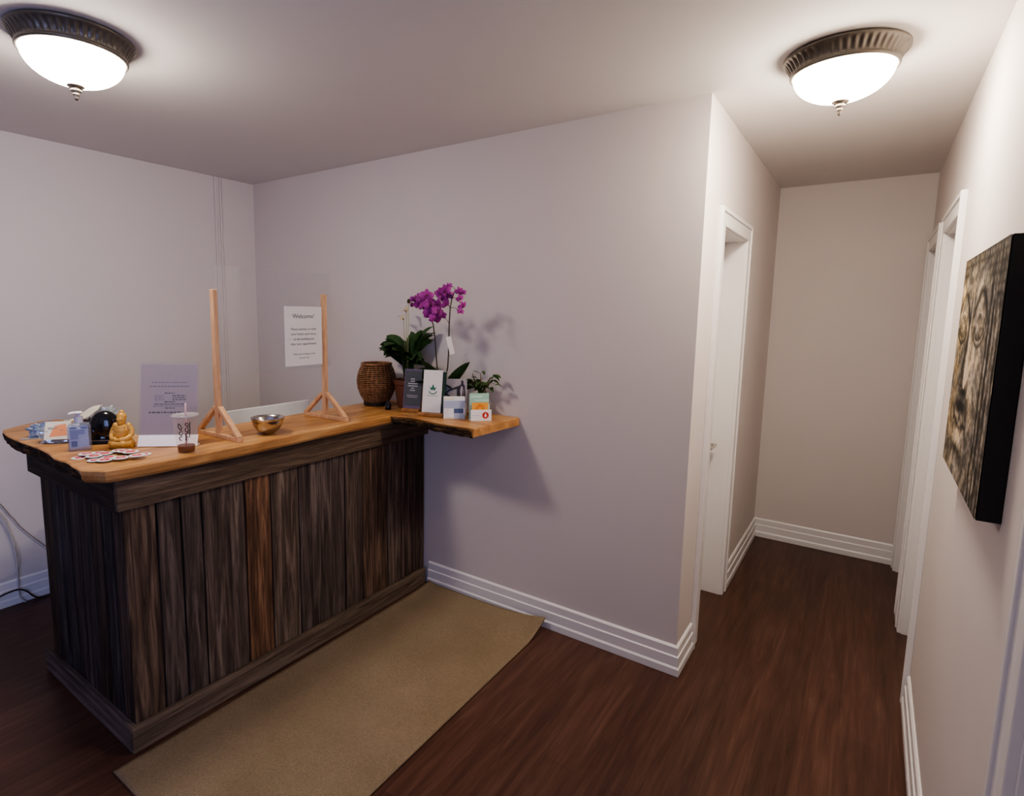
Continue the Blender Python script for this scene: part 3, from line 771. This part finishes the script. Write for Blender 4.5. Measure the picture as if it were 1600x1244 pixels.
# ------------------------------------------------------------------ things at the corner
la = thing('wicker_lantern', 'round brown wicker lantern standing at the wall end of the counter', 'lantern', (-1.700, -.190, TOP))
rad = lambda t: .066 + .040 * math.sin(PI * (t * .92 + .02)) ** .8 + .006 * t
m = MB()
for i in range(21):
    t = i / 20; z = .028 + .205 * t; r = rad(t); ring = []
    for j in range(49):
        a = 2 * PI * j / 48; q = r + .0022 * (1 if (j + i) % 2 else -1); ring.append((q * math.cos(a), q * math.sin(a), z))
    m.tube(ring, .0036, 6, caps=False)
m.build('woven_rings', M_wick, la, smooth=True)
m = MB()
for j in range(24):
    a = 2 * PI * j / 24; m.tube([((rad(t / 10) - .005) * math.cos(a), (rad(t / 10) - .005) * math.sin(a), .02 + .22 * t / 10) for t in range(11)], .0026, 5)
m.build('upright_canes', M_wick, la, smooth=True)
MB().lathe([(rad(t / 12) - .010, .02 + .205 * t / 12) for t in range(13)], 40).build('inner_liner', M_wickd, la, smooth=True)
MB().lathe([(.0005, 0), (.070, 0), (.074, .004), (.074, .026), (.066, .030), (.0005, .030)], 40).build('base_ring', M_wickd, la, bevel=.001)
rg = [((rad(1) + .001) * math.cos(2 * PI * j / 40), (rad(1) + .001) * math.sin(2 * PI * j / 40), .240) for j in range(41)]
MB().tube(rg, .0065, 8, caps=False).build('top_rim', M_wick, la, smooth=True)

# small dark item by the lantern
dv = tag(MB().lathe([(.0005, 0), (.016, 0), (.018, .004), (.017, .028), (.010, .038), (.008, .052), (.010, .056), (.0005, .057)], 24).build('small_bottle', M_black, smooth=True), 'tiny black bottle between the wicker lantern and the leaflets', 'bottle')
dv.location = (-1.535, -.268, TOP)

# peace lily
pl_ = thing('potted_peace_lily', 'bushy dark green leafy plant in a brown pot beside the wicker lantern', 'potted plant', (-1.512, -.128, TOP))
MB().lathe([(.0005, 0), (.056, 0), (.060, .004), (.078, .130), (.083, .134), (.084, .158), (.078, .160), (.074, .150), (.0005, .145)], 40).build('pot', M_terra, pl_, smooth=False, bevel=.001)
MB().lathe([(.0005, .150), (.070, .150), (.074, .146)], 24).build('soil', M_soil, pl_)
rnd = random.Random(11)
nl = 52
for i in range(nl):
    az = i * 2.399 + rnd.uniform(-.3, .3); el = .35 + 1.15 * ((i * .618) % 1.0); Lh = rnd.uniform(.13, .19)
    if math.sin(az) < -.2: Lh = min(Lh, .13)
    m = MB(); r0 = .02; st = (r0 * math.cos(az), r0 * math.sin(az), .155)
    h = rnd.uniform(.02, .05) + .11 * max(0, el - .4) + (.07 if math.sin(az) < -.2 else 0); tip = (st[0] + math.cos(az) * .02, st[1] + math.sin(az) * .02, st[2] + h)
    m.tube([st, tip], [.0028, .002], 5)
    m.leaf(tip, az, el, Lh, rnd.uniform(.064, .092) * (.8 if el > 1.1 else 1), rnd.uniform(.3, 1.2), roll=rnd.uniform(-.9, .9), ymax=.122)
    m.build('leaf', M_lily, pl_, smooth=True)
for (dx, dy, h, az) in ((-.025, .01, .545, 2.4), (.0, .0, .590, -.6), (-.055, .02, .50, 2.9)):
    m = MB(); m.tube([(0, 0, .155), (dx * .5, dy * .5, .28), (dx, dy, h)], [.0025, .002, .0016], 5, mi=1)
    m.leaf((dx, dy, h - .01), az, 1.0, .060, .026, 1.2, mi=0, ymax=.12); m.leaf((dx, dy, h - .01), az + 2.2, .9, .045, .020, 1.6, mi=0, ymax=.12); m.ball((dx, dy, h + .012), (.004, .004, .014), 8, 6, mi=0)
    m.build('dried_flower', [M_spathe, mat('pale_stem', (.30, .33, .14), .6)], pl_, smooth=True)

# orchid
OX, OY = -1.268, -.128
oc = thing('potted_orchid', 'purple moth orchid with two flower spikes in a grey pot behind the leaflets', 'potted plant', (OX, OY, TOP))
MB().lathe([(.0005, 0), (.040, 0), (.044, .004), (.055, .110), (.057, .114), (.053, .116), (.050, .106), (.0005, .102)], 40).build('pot', M_pot, oc, smooth=False, bevel=.001)
MB().lathe([(.0005, .108), (.048, .108), (.051, .104)], 24).build('bark_chips', M_soil, oc)
def QP(px, py, y):  # point of the plant, in its own coordinates
    return (-1.2207 + (px - 676) * .00403 - (y + .27) * .816 - OX, y - OY, 1.588 - (py - 500) * .0032 - TOP)
for az, el, Lh, W, dr, ro in ((.15, .98, .235, .058, .25, -1.0), (.1, .42, .20, .055, .35, -.9), (-1.9, 1.3, .24, .095, .7, .1), (2.9, .9, .16, .065, .8, .7), (-2.4, .85, .16, .06, .9, .4), (-.5, .75, .15, .055, .9, -.5)):
    m = MB().leaf((.01 * math.cos(az), .01 * math.sin(az), .105), az, el, Lh, W, dr, roll=ro, n=11, ymax=.122); m.build('leaf', M_orch, oc, smooth=True)
s1 = [(-.015, -.005, .105), QP(684, 578, -.150), QP(682, 555, -.175), QP(680, 530, -.20), QP(677, 508, -.225), QP(671, 490, -.25), QP(660, 476, -.26), QP(648, 470, -.265), QP(637, 470, -.265)]
s2 = [(.008, -.005, .105), QP(702, 578, -.150), QP(703, 555, -.17), QP(703, 530, -.195), QP(703, 505, -.22), QP(704, 480, -.245), QP(707, 463, -.26), QP(712, 453, -.265), QP(720, 452, -.265)]
for s_ in (s1, s2): MB().tube(s_, [.0036, .0036, .0036, .0034, .0032, .003, .0026, .002, .0014], 7).build('flower_spike', M_stem, oc, smooth=True)
def flower(p, rot, sz):
    m = MB(); Rm = Euler(rot).to_matrix()
    for k, (a, l, w) in enumerate(((90, 1, .62), (210, .95, .60), (330, .95, .60), (10, 1.05, .95), (170, 1.05, .95))):
        a = math.radians(a); d = V((math.cos(a), 0, math.sin(a))); sd = V((-math.sin(a), 0, math.cos(a))); vs = []
        for i in range(6):
            t = i / 5; ww = w * .5 * math.sin(PI * (t * .88 + .06)) ** .7
            for q in (-1, 0, 1):
                y = -.10 - .14 * math.sin(PI * t) + .22 * t * t - (.06 if q == 0 else 0) + (-.02 if k > 2 else 0)
                vs.append(Rm @ ((d * (t * l) + sd * (ww * q) + V((0, y, 0))) * (sz * .5)) + V(p))
        m.add(vs, [(i * 3 + q, i * 3 + q + 1, i * 3 + q + 4, i * 3 + q + 3) for i in range(5) for q in (0, 1)])
    m.ball(V(p) + Rm @ V((0, -.10 * sz, -.06 * sz)), (.10 * sz, .12 * sz, .16 * sz), 10, 8, mi=1)
    m.build('flower', [M_petal, M_petalc], oc, smooth=True)
fl = [(645, 468, .050), (653, 474, .062), (657, 464, .060), (666, 462, .074), (671, 475, .080), (662, 480, .066), (680, 478, .080), (684, 487, .075), (673, 490, .080), (680, 497, .075), (690, 493, .055),
      (688, 458, .060), (695, 454, .060), (700, 462, .062), (692, 467, .064), (696, 475, .048), (701, 448, .040),
      (716, 455, .044), (722, 457, .040), (718, 466, .042), (722, 477, .052), (719, 486, .040)]
rnd = random.Random(5); fz = facing(.65, -.75)
for px, py, sz in fl:
    p = QP(px, py, rnd.uniform(-.305, -.255)); base = s1 if px < 687 else s2
    flower(p, (rnd.uniform(-.35, .35), rnd.uniform(-.5, .5), fz + rnd.uniform(-.6, .6)), sz)
    j = min(base, key=lambda q: (q[0] - p[0]) ** 2 + (q[2] - p[2]) ** 2)
    MB().tube([j, ((j[0] + p[0]) / 2, (j[1] + p[1]) / 2, (j[2] + p[2]) / 2 + .008), (p[0], p[1] + .004, p[2])], .0013, 5).build('flower_stalk', M_stem, oc)
for px, py in ((636, 470), (641, 476)): MB().ball(QP(px, py, -.265), (.010, .009, .012), 10, 8).build('bud', M_stem if px < 640 else M_petalc, oc, smooth=True)
RT = Matrix.Translation(QP(705, 539, -.21)) @ Matrix.Rotation(fz, 4, 'Z') @ Matrix.Rotation(math.radians(-14), 4, 'Y')
MB().box(-.013, .013, -.0008, .0008, -.050, .042, M=RT).build('plant_tag', M_paper, oc)

# ficus bonsai
fi = thing('ficus_bonsai', 'small ficus bonsai with a swollen trunk behind the mint and orange cards', 'potted plant', (-1.048, -.080, TOP))
MB().lathe([(.0005, 0), (.040, 0), (.046, .004), (.054, .050), (.057, .054), (.052, .056), (.0005, .050)], 32).build('pot', M_darkpot, fi, bevel=.001)
m = MB(); m.tube([(0, 0, .045), (.004, -.002, .075), (.002, 0, .100), (-.004, 0, .125)], [.026, .022, .014, .010], 12)
m.tube([(.018, -.004, .047), (.016, -.002, .07), (.006, 0, .095)], [.014, .013, .008], 10)
br = [[(-.002, 0, .115), (-.018, -.004, .150), (-.035, -.01, .190), (-.045, -.012, .22)], [(.0, 0, .118), (.010, -.004, .150), (.006, -.008, .190), (.004, -.01, .225)], [(.002, 0, .105), (.026, -.008, .138), (.055, -.014, .165), (.088, -.02, .190)], [(-.018, -.004, .150), (-.05, -.006, .165), (-.075, -.01, .18)], [(.026, -.008, .138), (.045, 0, .18), (.06, .004, .205)]]
for q in br: m.tube(q, [.006, .0042, .003, .0018][:len(q)], 7)
m.build('trunk', M_bark2, fi, smooth=True)
rnd = random.Random(21)
for q in br:
    for k in range(9):
        i = rnd.randint(len(q) - 3, len(q) - 1); p = V(q[i]) + V((rnd.uniform(-.014, .014), rnd.uniform(-.014, .014), rnd.uniform(-.02, .012)))
        MB().leaf(p, rnd.uniform(0, 6.28), rnd.uniform(-.3, .9), rnd.uniform(.034, .058), rnd.uniform(.018, .027), rnd.uniform(.3, 1.3), roll=rnd.uniform(-1.2, 1.2), n=6, ymax=.085).build('leaf', M_fic, fi, smooth=True)

# leaflet stands
def stand(name, label, loc, face, wbase, base=True):
    o = thing(name, label, 'leaflet holder', loc, face)
    m = MB().box(-wbase / 2, wbase / 2, -.030, .034, 0, .018); m.build('wooden_base', M_holder, o, bevel=.003)
    return o
st1 = stand('leaflet_stand', 'charcoal leaflet in a clear holder on a wooden base in front of the brown pot', (-1.400, -.222, TOP), .31, .105)
RL = Matrix.Translation((0, -.006, .018)) @ Matrix.Rotation(math.radians(-9), 4, 'X')
MB().box(-.050, .050, -.004, .006, 0, .212, M=RL).build('leaflets', M_dleaf, st1, bevel=.0008)
MB().box(-.051, .051, -.007, -.005, 0, .214, M=RL).build('clear_front', M_acryl, st1)
t = MB().box(-.050, .050, -.0046, -.0041, .205, .212, M=RL).box(-.050, .050, -.0046, -.0041, .0, .012, M=RL).box(-.050, -.047, -.0046, -.0041, .0, .212, M=RL); t.build('purple_border', M_purple, st1)
t = MB(); rnd = random.Random(2)
for z, w in ((.156, .024), (.144, .026), (.131, .056), (.118, .058), (.106, .014), (.094, .028), (.068, .066), (.059, .056)):
    x = -w / 2
    while x < w / 2 - .002:
        ww = min(rnd.uniform(.004, .010), w / 2 - x); t.box(x, x + ww, -.0049, -.0044, z, z + (.0055 if z > .08 else .003), M=RL); x += ww + .0025
t.build('white_print', M_paper, st1)
st2 = stand('leaflet_stand', 'white leaflets with a green leaf emblem on a wooden base beside the charcoal leaflet', (-1.233, -.258, TOP), .33, .138)
MB().box(-.052, .052, -.006, .0, 0, .222, M=RL).build('front_leaflet', M_paper, st2, bevel=.0008)
MB().box(-.050, .066, .001, .020, 0, .215, M=RL).build('leaflet_stack', M_dgreen, st2, bevel=.0008)
MB().box(-.050, .066, .0005, .0205, .2152, .2175, M=RL).build('leaflet_top_edges', M_paper, st2)
t = MB()
def fan(m, c, ang, ln, wd, z=-.0066, mi=0):
    d = V((math.sin(ang), 0, math.cos(ang))); s = V((math.cos(ang), 0, -math.sin(ang))); c = V((c[0], z, c[1]))
    pts = [c, c + d * ln * .35 + s * wd, c + d * ln, c + d * ln * .35 - s * wd]
    m.add([RL @ p for p in pts], [(0, 1, 2, 3)], mi)
fan(t, (.004, .118), 0, .032, .008); fan(t, (.002, .116), -.75, .024, .006, -.0067); fan(t, (.006, .116), .75, .024, .006, -.0067)
pa = [RL @ V((.004 + .021 * math.cos(a), -.0066, .115 + .017 * math.sin(a))) for a in [PI * (1.05 + .9 * k / 10) for k in range(11)]]
t.tube(pa, .0022, 5); t.tube([RL @ V((-.03 + .066 * k / 8, -.0064, .088)) for k in range(9)], .0007, 4)
t.build('green_emblem', M_green, st2)

pc = thing('photo_card', 'grey card with black and white photo of a bare back behind the blue box', 'card', (-1.150, -.168, TOP), .55)
RP = Matrix.Translation((0, 0, 0)) @ Matrix.Rotation(math.radians(-6), 4, 'X')
MB().box(-.062, .062, -.001, .001, 0, .192, M=RP).build('card_sheet', M_grey, pc)
def flat(m, pts, y, mi=0): m.add([RP @ V((x, y, z)) for x, z in pts], [tuple(range(len(pts)))], mi)
t = MB()
flat(t, [(.010, .066), (.056, .066), (.054, .125), (.050, .158), (.044, .164), (.042, .182), (.034, .186), (.030, .178), (.031, .164), (.018, .155), (.008, .148)], -.0014)
flat(t, [(.020, .156), (-.030, .138), (-.052, .118), (-.050, .110), (-.030, .128), (.012, .140)], -.0016)
flat(t, [(-.052, .120), (-.054, .110), (.0, .072), (.012, .066), (.014, .078), (-.040, .112)], -.0015)
t.build('photo_figure', M_skin1, pc)
t = MB(); flat(t, [(.030, .090), (.036, .090), (.040, .150), (.032, .156), (.026, .130)], -.0018); flat(t, [(.044, .085), (.046, .140), (.043, .140)], -.0018); t.build('photo_highlight', M_skin2, pc)

bx = thing('card_box', 'pale blue and white printed box in front of the photo card', 'box', (-1.090, -.252, TOP), .72)
MB().box(-.054, .054, -.004, .030, 0, .112).build('box_body', M_white, bx, bevel=.001)
t = MB().box(-.053, .053, -.0048, -.0042, .056, .094).box(.0, .053, -.0048, -.0042, .002, .028); t.build('pale_blue_print', M_lblue, bx)
MB().box(-.002, .046, -.0052, -.0043, .030, .054).build('blue_print', M_blue, bx)
t = MB().tube([(-.044, -.005, .012), (-.036, -.005, .030), (-.038, -.005, .046), (-.030, -.005, .052)], .0012, 5).box(-.053, -.004, -.0047, -.0042, .004, .010).box(-.053, .0, -.0046, -.0042, .098, .108); t.build('cream_print', M_cream, bx)

ch = thing('business_card_holder', 'white card holder with a red round emblem holding mint and orange cards', 'card holder', (-.955, -.208, TOP), .80)
MB().box(-.053, .053, -.004, .004, 0, .056).box(-.053, .053, .004, .046, 0, .008).box(-.053, .053, .040, .046, 0, .075).build('holder_body', M_white, ch, bevel=.001)
MB().lathe([(.0005, 0), (.0165, 0), (.0165, .0012), (.0005, .0012)], 32).build('red_emblem', mat('emblem_red', (.55, .035, .025), .5), ch)
e = ch.children[-1]; e.matrix_local = Matrix.Translation((.022, -.0042, .029)) @ Matrix.Rotation(PI / 2, 4, 'X')
t = MB()
tp = [(.022, .041), (.028, .028), (.026, .021), (.022, .019), (.018, .021), (.016, .028)]
t.add([(x, -.0058, z) for x, z in tp], [tuple(range(6))[::-1]]); t.build('emblem_drop', M_white, ch)
t = MB()
for k in range(3): t.box(-.044 + k * .013, -.034 + k * .013, -.0046, -.0041, .027, .0295)
t.build('grey_print', mat('light_grey_print', (.45, .45, .46), .6), ch)
tag(ch, ch['label'], 'card holder')
oc1 = thing('orange_card', 'orange card with a sun print standing in the white card holder', 'card', (-.955, -.208, TOP + .0085), .80)
MB().box(-.046, .038, .008, .010, 0, .083).build('card_sheet', M_orange, oc1)
t = MB(); 
for k in range(7):
    a = PI * k / 6; t.tube([(-.004 + .010 * math.cos(a), .0078, .052 + .010 * math.sin(a)), (-.004 + .024 * math.cos(a), .0078, .052 + .024 * math.sin(a))], .0022, 5)
t.build('sun_print', M_orange2, oc1)
oc2 = thing('mint_card', 'mint green card standing behind the orange card', 'card', (-.955, -.208, TOP + .0085), .80)
MB().box(-.056, .044, .022, .024, 0, .128).build('card_sheet', M_teal, oc2)
MB().box(-.050, .010, .0214, .0219, .106, .118).box(-.03, .042, .0214, .0219, .088, .096).build('pale_print', mat('pale_mint', (.55, .74, .62), .6), oc2)

# ------------------------------------------------------------------ canvas on the right wall
import colorsys
cv = thing('canvas_picture', 'large canvas print of a weathered stone face with black edges on the right wall', 'picture', (.857, -.58, 1.2))
PX, PY0, PY1, PZ0, PZ1 = .815, -.268, -.952, 1.207, 1.799
MB().box(PX + .0015, XR - .0006, PY1, PY0, PZ0, PZ1).build('canvas_edge', M_blackm, cv, off=(.857, -.58, 1.2), bevel=.002)
def sm(a, c, x): t = max(0, min(1, (x - a) / (c - a))); return t * t * (3 - 2 * t)
def arc(u, v, u0, u1, vm, dv, w):  # arch line
    if u < u0 or u > u1: return 0
    t = (u - u0) / (u1 - u0); vv = vm - dv * math.sin(PI * t); return max(0, 1 - abs(v - vv) / w)
def face(u, v):  # u 0..1 far->near edge, v 0..1 top->bottom
    c = .37
    n1 = mnoise.fractal(V((u * 7, v * 7, 0)), 1, 2, 5); n2 = mnoise.noise(V((u * 60, v * 60, 4))); n3 = mnoise.noise(V((u * 24, v * 5, 9)))
    x = (u - c)
    lum = .30 + .10 * n1
    lum += .16 * math.exp(-((x - .17) / .14) ** 2 - ((v - .47) / .16) ** 2)           # cheek
    lum += .13 * math.exp(-((x - .16) / .08) ** 2 - ((v - .16) / .07) ** 2)            # brow highlight
    lum += .15 * math.exp(-((x + .25) / .10) ** 2 - ((v - .2) / .1) ** 2)
    # nose
    if .16 < v < .60:
        nw = .03 + .06 * sm(.25, .56, v)
        lum += .26 * max(0, 1 - abs(x - .012) / (nw * .45)); lum -= .22 * max(0, 1 - abs(x + nw * .75) / (nw * .7))
    lum += .22 * math.exp(-((x - .04) / .05) ** 2 - ((v - .52) / .05) ** 2)
    lum -= .24 * math.exp(-((x - .0) / .10) ** 2 - ((v - .615) / .025) ** 2)
    # brows and eyes
    for s, e0, e1 in ((1, .07, .36), (-1, -.36, -.07)):
        lum -= .26 * arc(x, v, e0 - .03, e1 + .03, .30, .13, .035)
        ex = (e0 + e1) / 2
        d = math.hypot((x - ex) / .125, (v - .32) / .058)
        if d < 1: lum = .16 + .34 * (1 - d) + .08 * n2
        lum += .22 * arc(x, v, e0, e1, .335, .075, .012); lum -= .26 * arc(x, v, e0, e1, .345, -.055, .018)
    # mouth
    lum -= .28 * math.exp(-(x / .16) ** 2 - ((v - .685) / .035) ** 2)
    dl_ = abs(x) / .19
    if dl_ < 1:
        up = .725 - .02 * math.cos(x * 26) * (1 - dl_); lum -= .20 * max(0, 1 - abs(v - .765 - .015 * math.cos(x * 22)) / .022)
        lum += .20 * max(0, 1 - abs(v - up) / .02) * (1 - dl_); lum += .36 * math.exp(-(x / .10) ** 2 - ((v - .815) / .032) ** 2)
    lum -= .20 * math.exp(-(x / .16) ** 2 - ((v - .875) / .022) ** 2)
    lum += .12 * math.exp(-(x / .12) ** 2 - ((v - .94) / .04) ** 2)
    # side of the head: vertical hair bands and ear
    k = sm(.66, .74, u - .06 * math.sin(PI * v))
    band = .20 + .10 * math.sin(u * 95 + n1 * 2) + .14 * n3
    if u > .9: band += .04
    lum = lum * (1 - k) + k * band
    # hairline
    hl = .05 + .10 * (x * x) * 6
    kh = 1 - sm(hl - .02, hl + .02, v); lum = lum * (1 - kh) + kh * (.14 + .12 * abs(math.sin(u * 60)) * abs(math.sin(v * 80)))
    if .52 < v < .66 and u < .34 and False: lum *= .6
    lum += .13 * n2 * (.5 + lum); lum *= .62 + .9 * max(0, lum)
    lum = .5 * (max(0, lum) / .5) ** 1.55
    lum *= .55 + .9 * sm(-.35, .35, mnoise.fractal(V((u * 16, v * 16, 3)), 1, 2, 4)); lum = max(.008, min(.60, lum * 1.0))
    warm = max(0, min(1, .5 + n1 * .9)) * (1 - .5 * sm(.4, .8, u)) + .5 * math.exp(-((u - .12) / .12) ** 2)
    return (lum * (1 + .08 * warm), lum * (.88 - .05 * warm), lum * (.76 - .24 * warm))
NU, NV = 230, 200; vs = []; cl = []
for j in range(NV + 1):
    for i in range(NU + 1):
        vs.append((PX, PY0 + (PY1 - PY0) * i / NU, PZ1 + (PZ0 - PZ1) * j / NV)); cl.append(face(i / NU, j / NV))
me = bpy.data.meshes.new('canvas_front')
me.from_pydata([(a - .857, c + .58, d - 1.2) for a, c, d in vs], [], [(j * (NU + 1) + i, (j + 1) * (NU + 1) + i, (j + 1) * (NU + 1) + i + 1, j * (NU + 1) + i + 1) for j in range(NV) for i in range(NU)])
at = me.color_attributes.new('col', 'FLOAT_COLOR', 'POINT')
at.data.foreach_set('color', [q for c in cl for q in (*c, 1)])
me.materials.append(M_art); o = bpy.data.objects.new('canvas_front', me); C.objects.link(o); o.parent = cv

# ------------------------------------------------------------------ cables at the left wall
def cable(pts, r, m, label):
    pts = [V(p) for p in pts]; q = []
    for i in range(len(pts) - 1):
        p0, p1, p2, p3 = pts[max(i - 1, 0)], pts[i], pts[i + 1], pts[min(i + 2, len(pts) - 1)]
        for k in range(6):
            t = k / 6; q.append(.5 * ((2 * p1) + (p2 - p0) * t + (2 * p0 - 5 * p1 + 4 * p2 - p3) * t * t + (3 * p1 - p0 - 3 * p2 + p3) * t ** 3))
    q.append(pts[-1])
    return tag(MB().tube(q, r, 6).build('cable', m, smooth=True), label, 'cable')
cx = XL + .012
cable([(cx, -1.75, .70), (cx, -1.66, .66), (cx, -1.597, .578), (cx, -1.559, .503), (cx, -1.545, .48), (cx, -1.52, .43), (cx, -1.493, .388), (cx, -1.462, .345), (cx, -1.438, .314), (cx, -1.40, .27), (cx, -1.30, .2)], .0024, M_cable_g, 'thin dark grey cable sloping down the left wall to the counter')
cable([(cx + .012, -1.66, .62), (cx + .012, -1.602, .516), (cx + .012, -1.579, .451), (cx + .012, -1.560, .36), (cx + .014, -1.552, .25), (cx + .018, -1.553, .16), (cx + .022, -1.553, .05), (cx + .03, -1.53, .005)], .0042, M_cable_w, 'thick pale cable hanging straight down the left wall')
cable([(cx + .004, -1.66, .60), (cx + .004, -1.59, .51), (cx + .004, -1.566, .42), (cx + .004, -1.540, .31), (cx + .004, -1.535, .24), (cx + .004, -1.55, .19), (cx + .004, -1.60, .165), (cx + .004, -1.68, .155)], .0024, M_cable_w, 'looped pale cable hanging on the left wall above the baseboard')
cable([(cx + .03, -1.85, .006), (cx + .03, -1.72, .050), (cx + .03, -1.638, .082), (cx + .03, -1.568, .090), (cx + .03, -1.526, .068), (cx + .03, -1.47, .006), (cx + .06, -1.35, .006)], .0042, M_cable_k, 'black cable arching over the floor against the left baseboard')

# ------------------------------------------------------------------ light, world, camera
def area(name, loc, rot, sx, sy, power, col):
    l = bpy.data.lights.new(name, 'AREA'); l.shape = 'RECTANGLE'; l.size = sx; l.size_y = sy; l.energy = power; l.color = col
    o = bpy.data.objects.new(name, l); C.objects.link(o); o.location = loc; o.rotation_euler = rot; return o
area('daylight', (XR + .35, (WY0 + WY1) / 2, 1.45), (PI / 2, 0, PI / 2), 1.7, 1.8, 40, (.42, .51, 1.0))
wd = bpy.data.worlds.new('World'); bpy.context.scene.world = wd; wd.use_nodes = True
wd.node_tree.nodes['Background'].inputs[0].default_value = (.5, .6, .9, 1); wd.node_tree.nodes['Background'].inputs[1].default_value = .3

cam = bpy.data.cameras.new('Camera'); co = bpy.data.objects.new('Camera', cam); C.objects.link(co)
Rv = V((.81316686, .58184715, .01461318)); Uv = V((-.08464932, .09338773, .99202481)); Fv = V((-.57584212, .8079187, -.12519277))
Mx = Matrix.Identity(4)
for i in range(3): Mx[i][0] = Rv[i]; Mx[i][1] = Uv[i]; Mx[i][2] = -Fv[i]
Mx.translation = V((.60650809, -2.50964672, 1.62668685)); co.matrix_world = Mx
cam.sensor_width = 36; cam.sensor_fit = 'HORIZONTAL'; cam.lens = 36 * 879.996 / 1600
cam.shift_x = 67.733 / 1600; cam.shift_y = -21.9885 / 1600; cam.clip_start = .02
sn = bpy.context.scene; sn.camera = co
sn.view_settings.view_transform = 'AgX'; sn.view_settings.look = 'AgX - Medium High Contrast'; sn.view_settings.exposure = .58
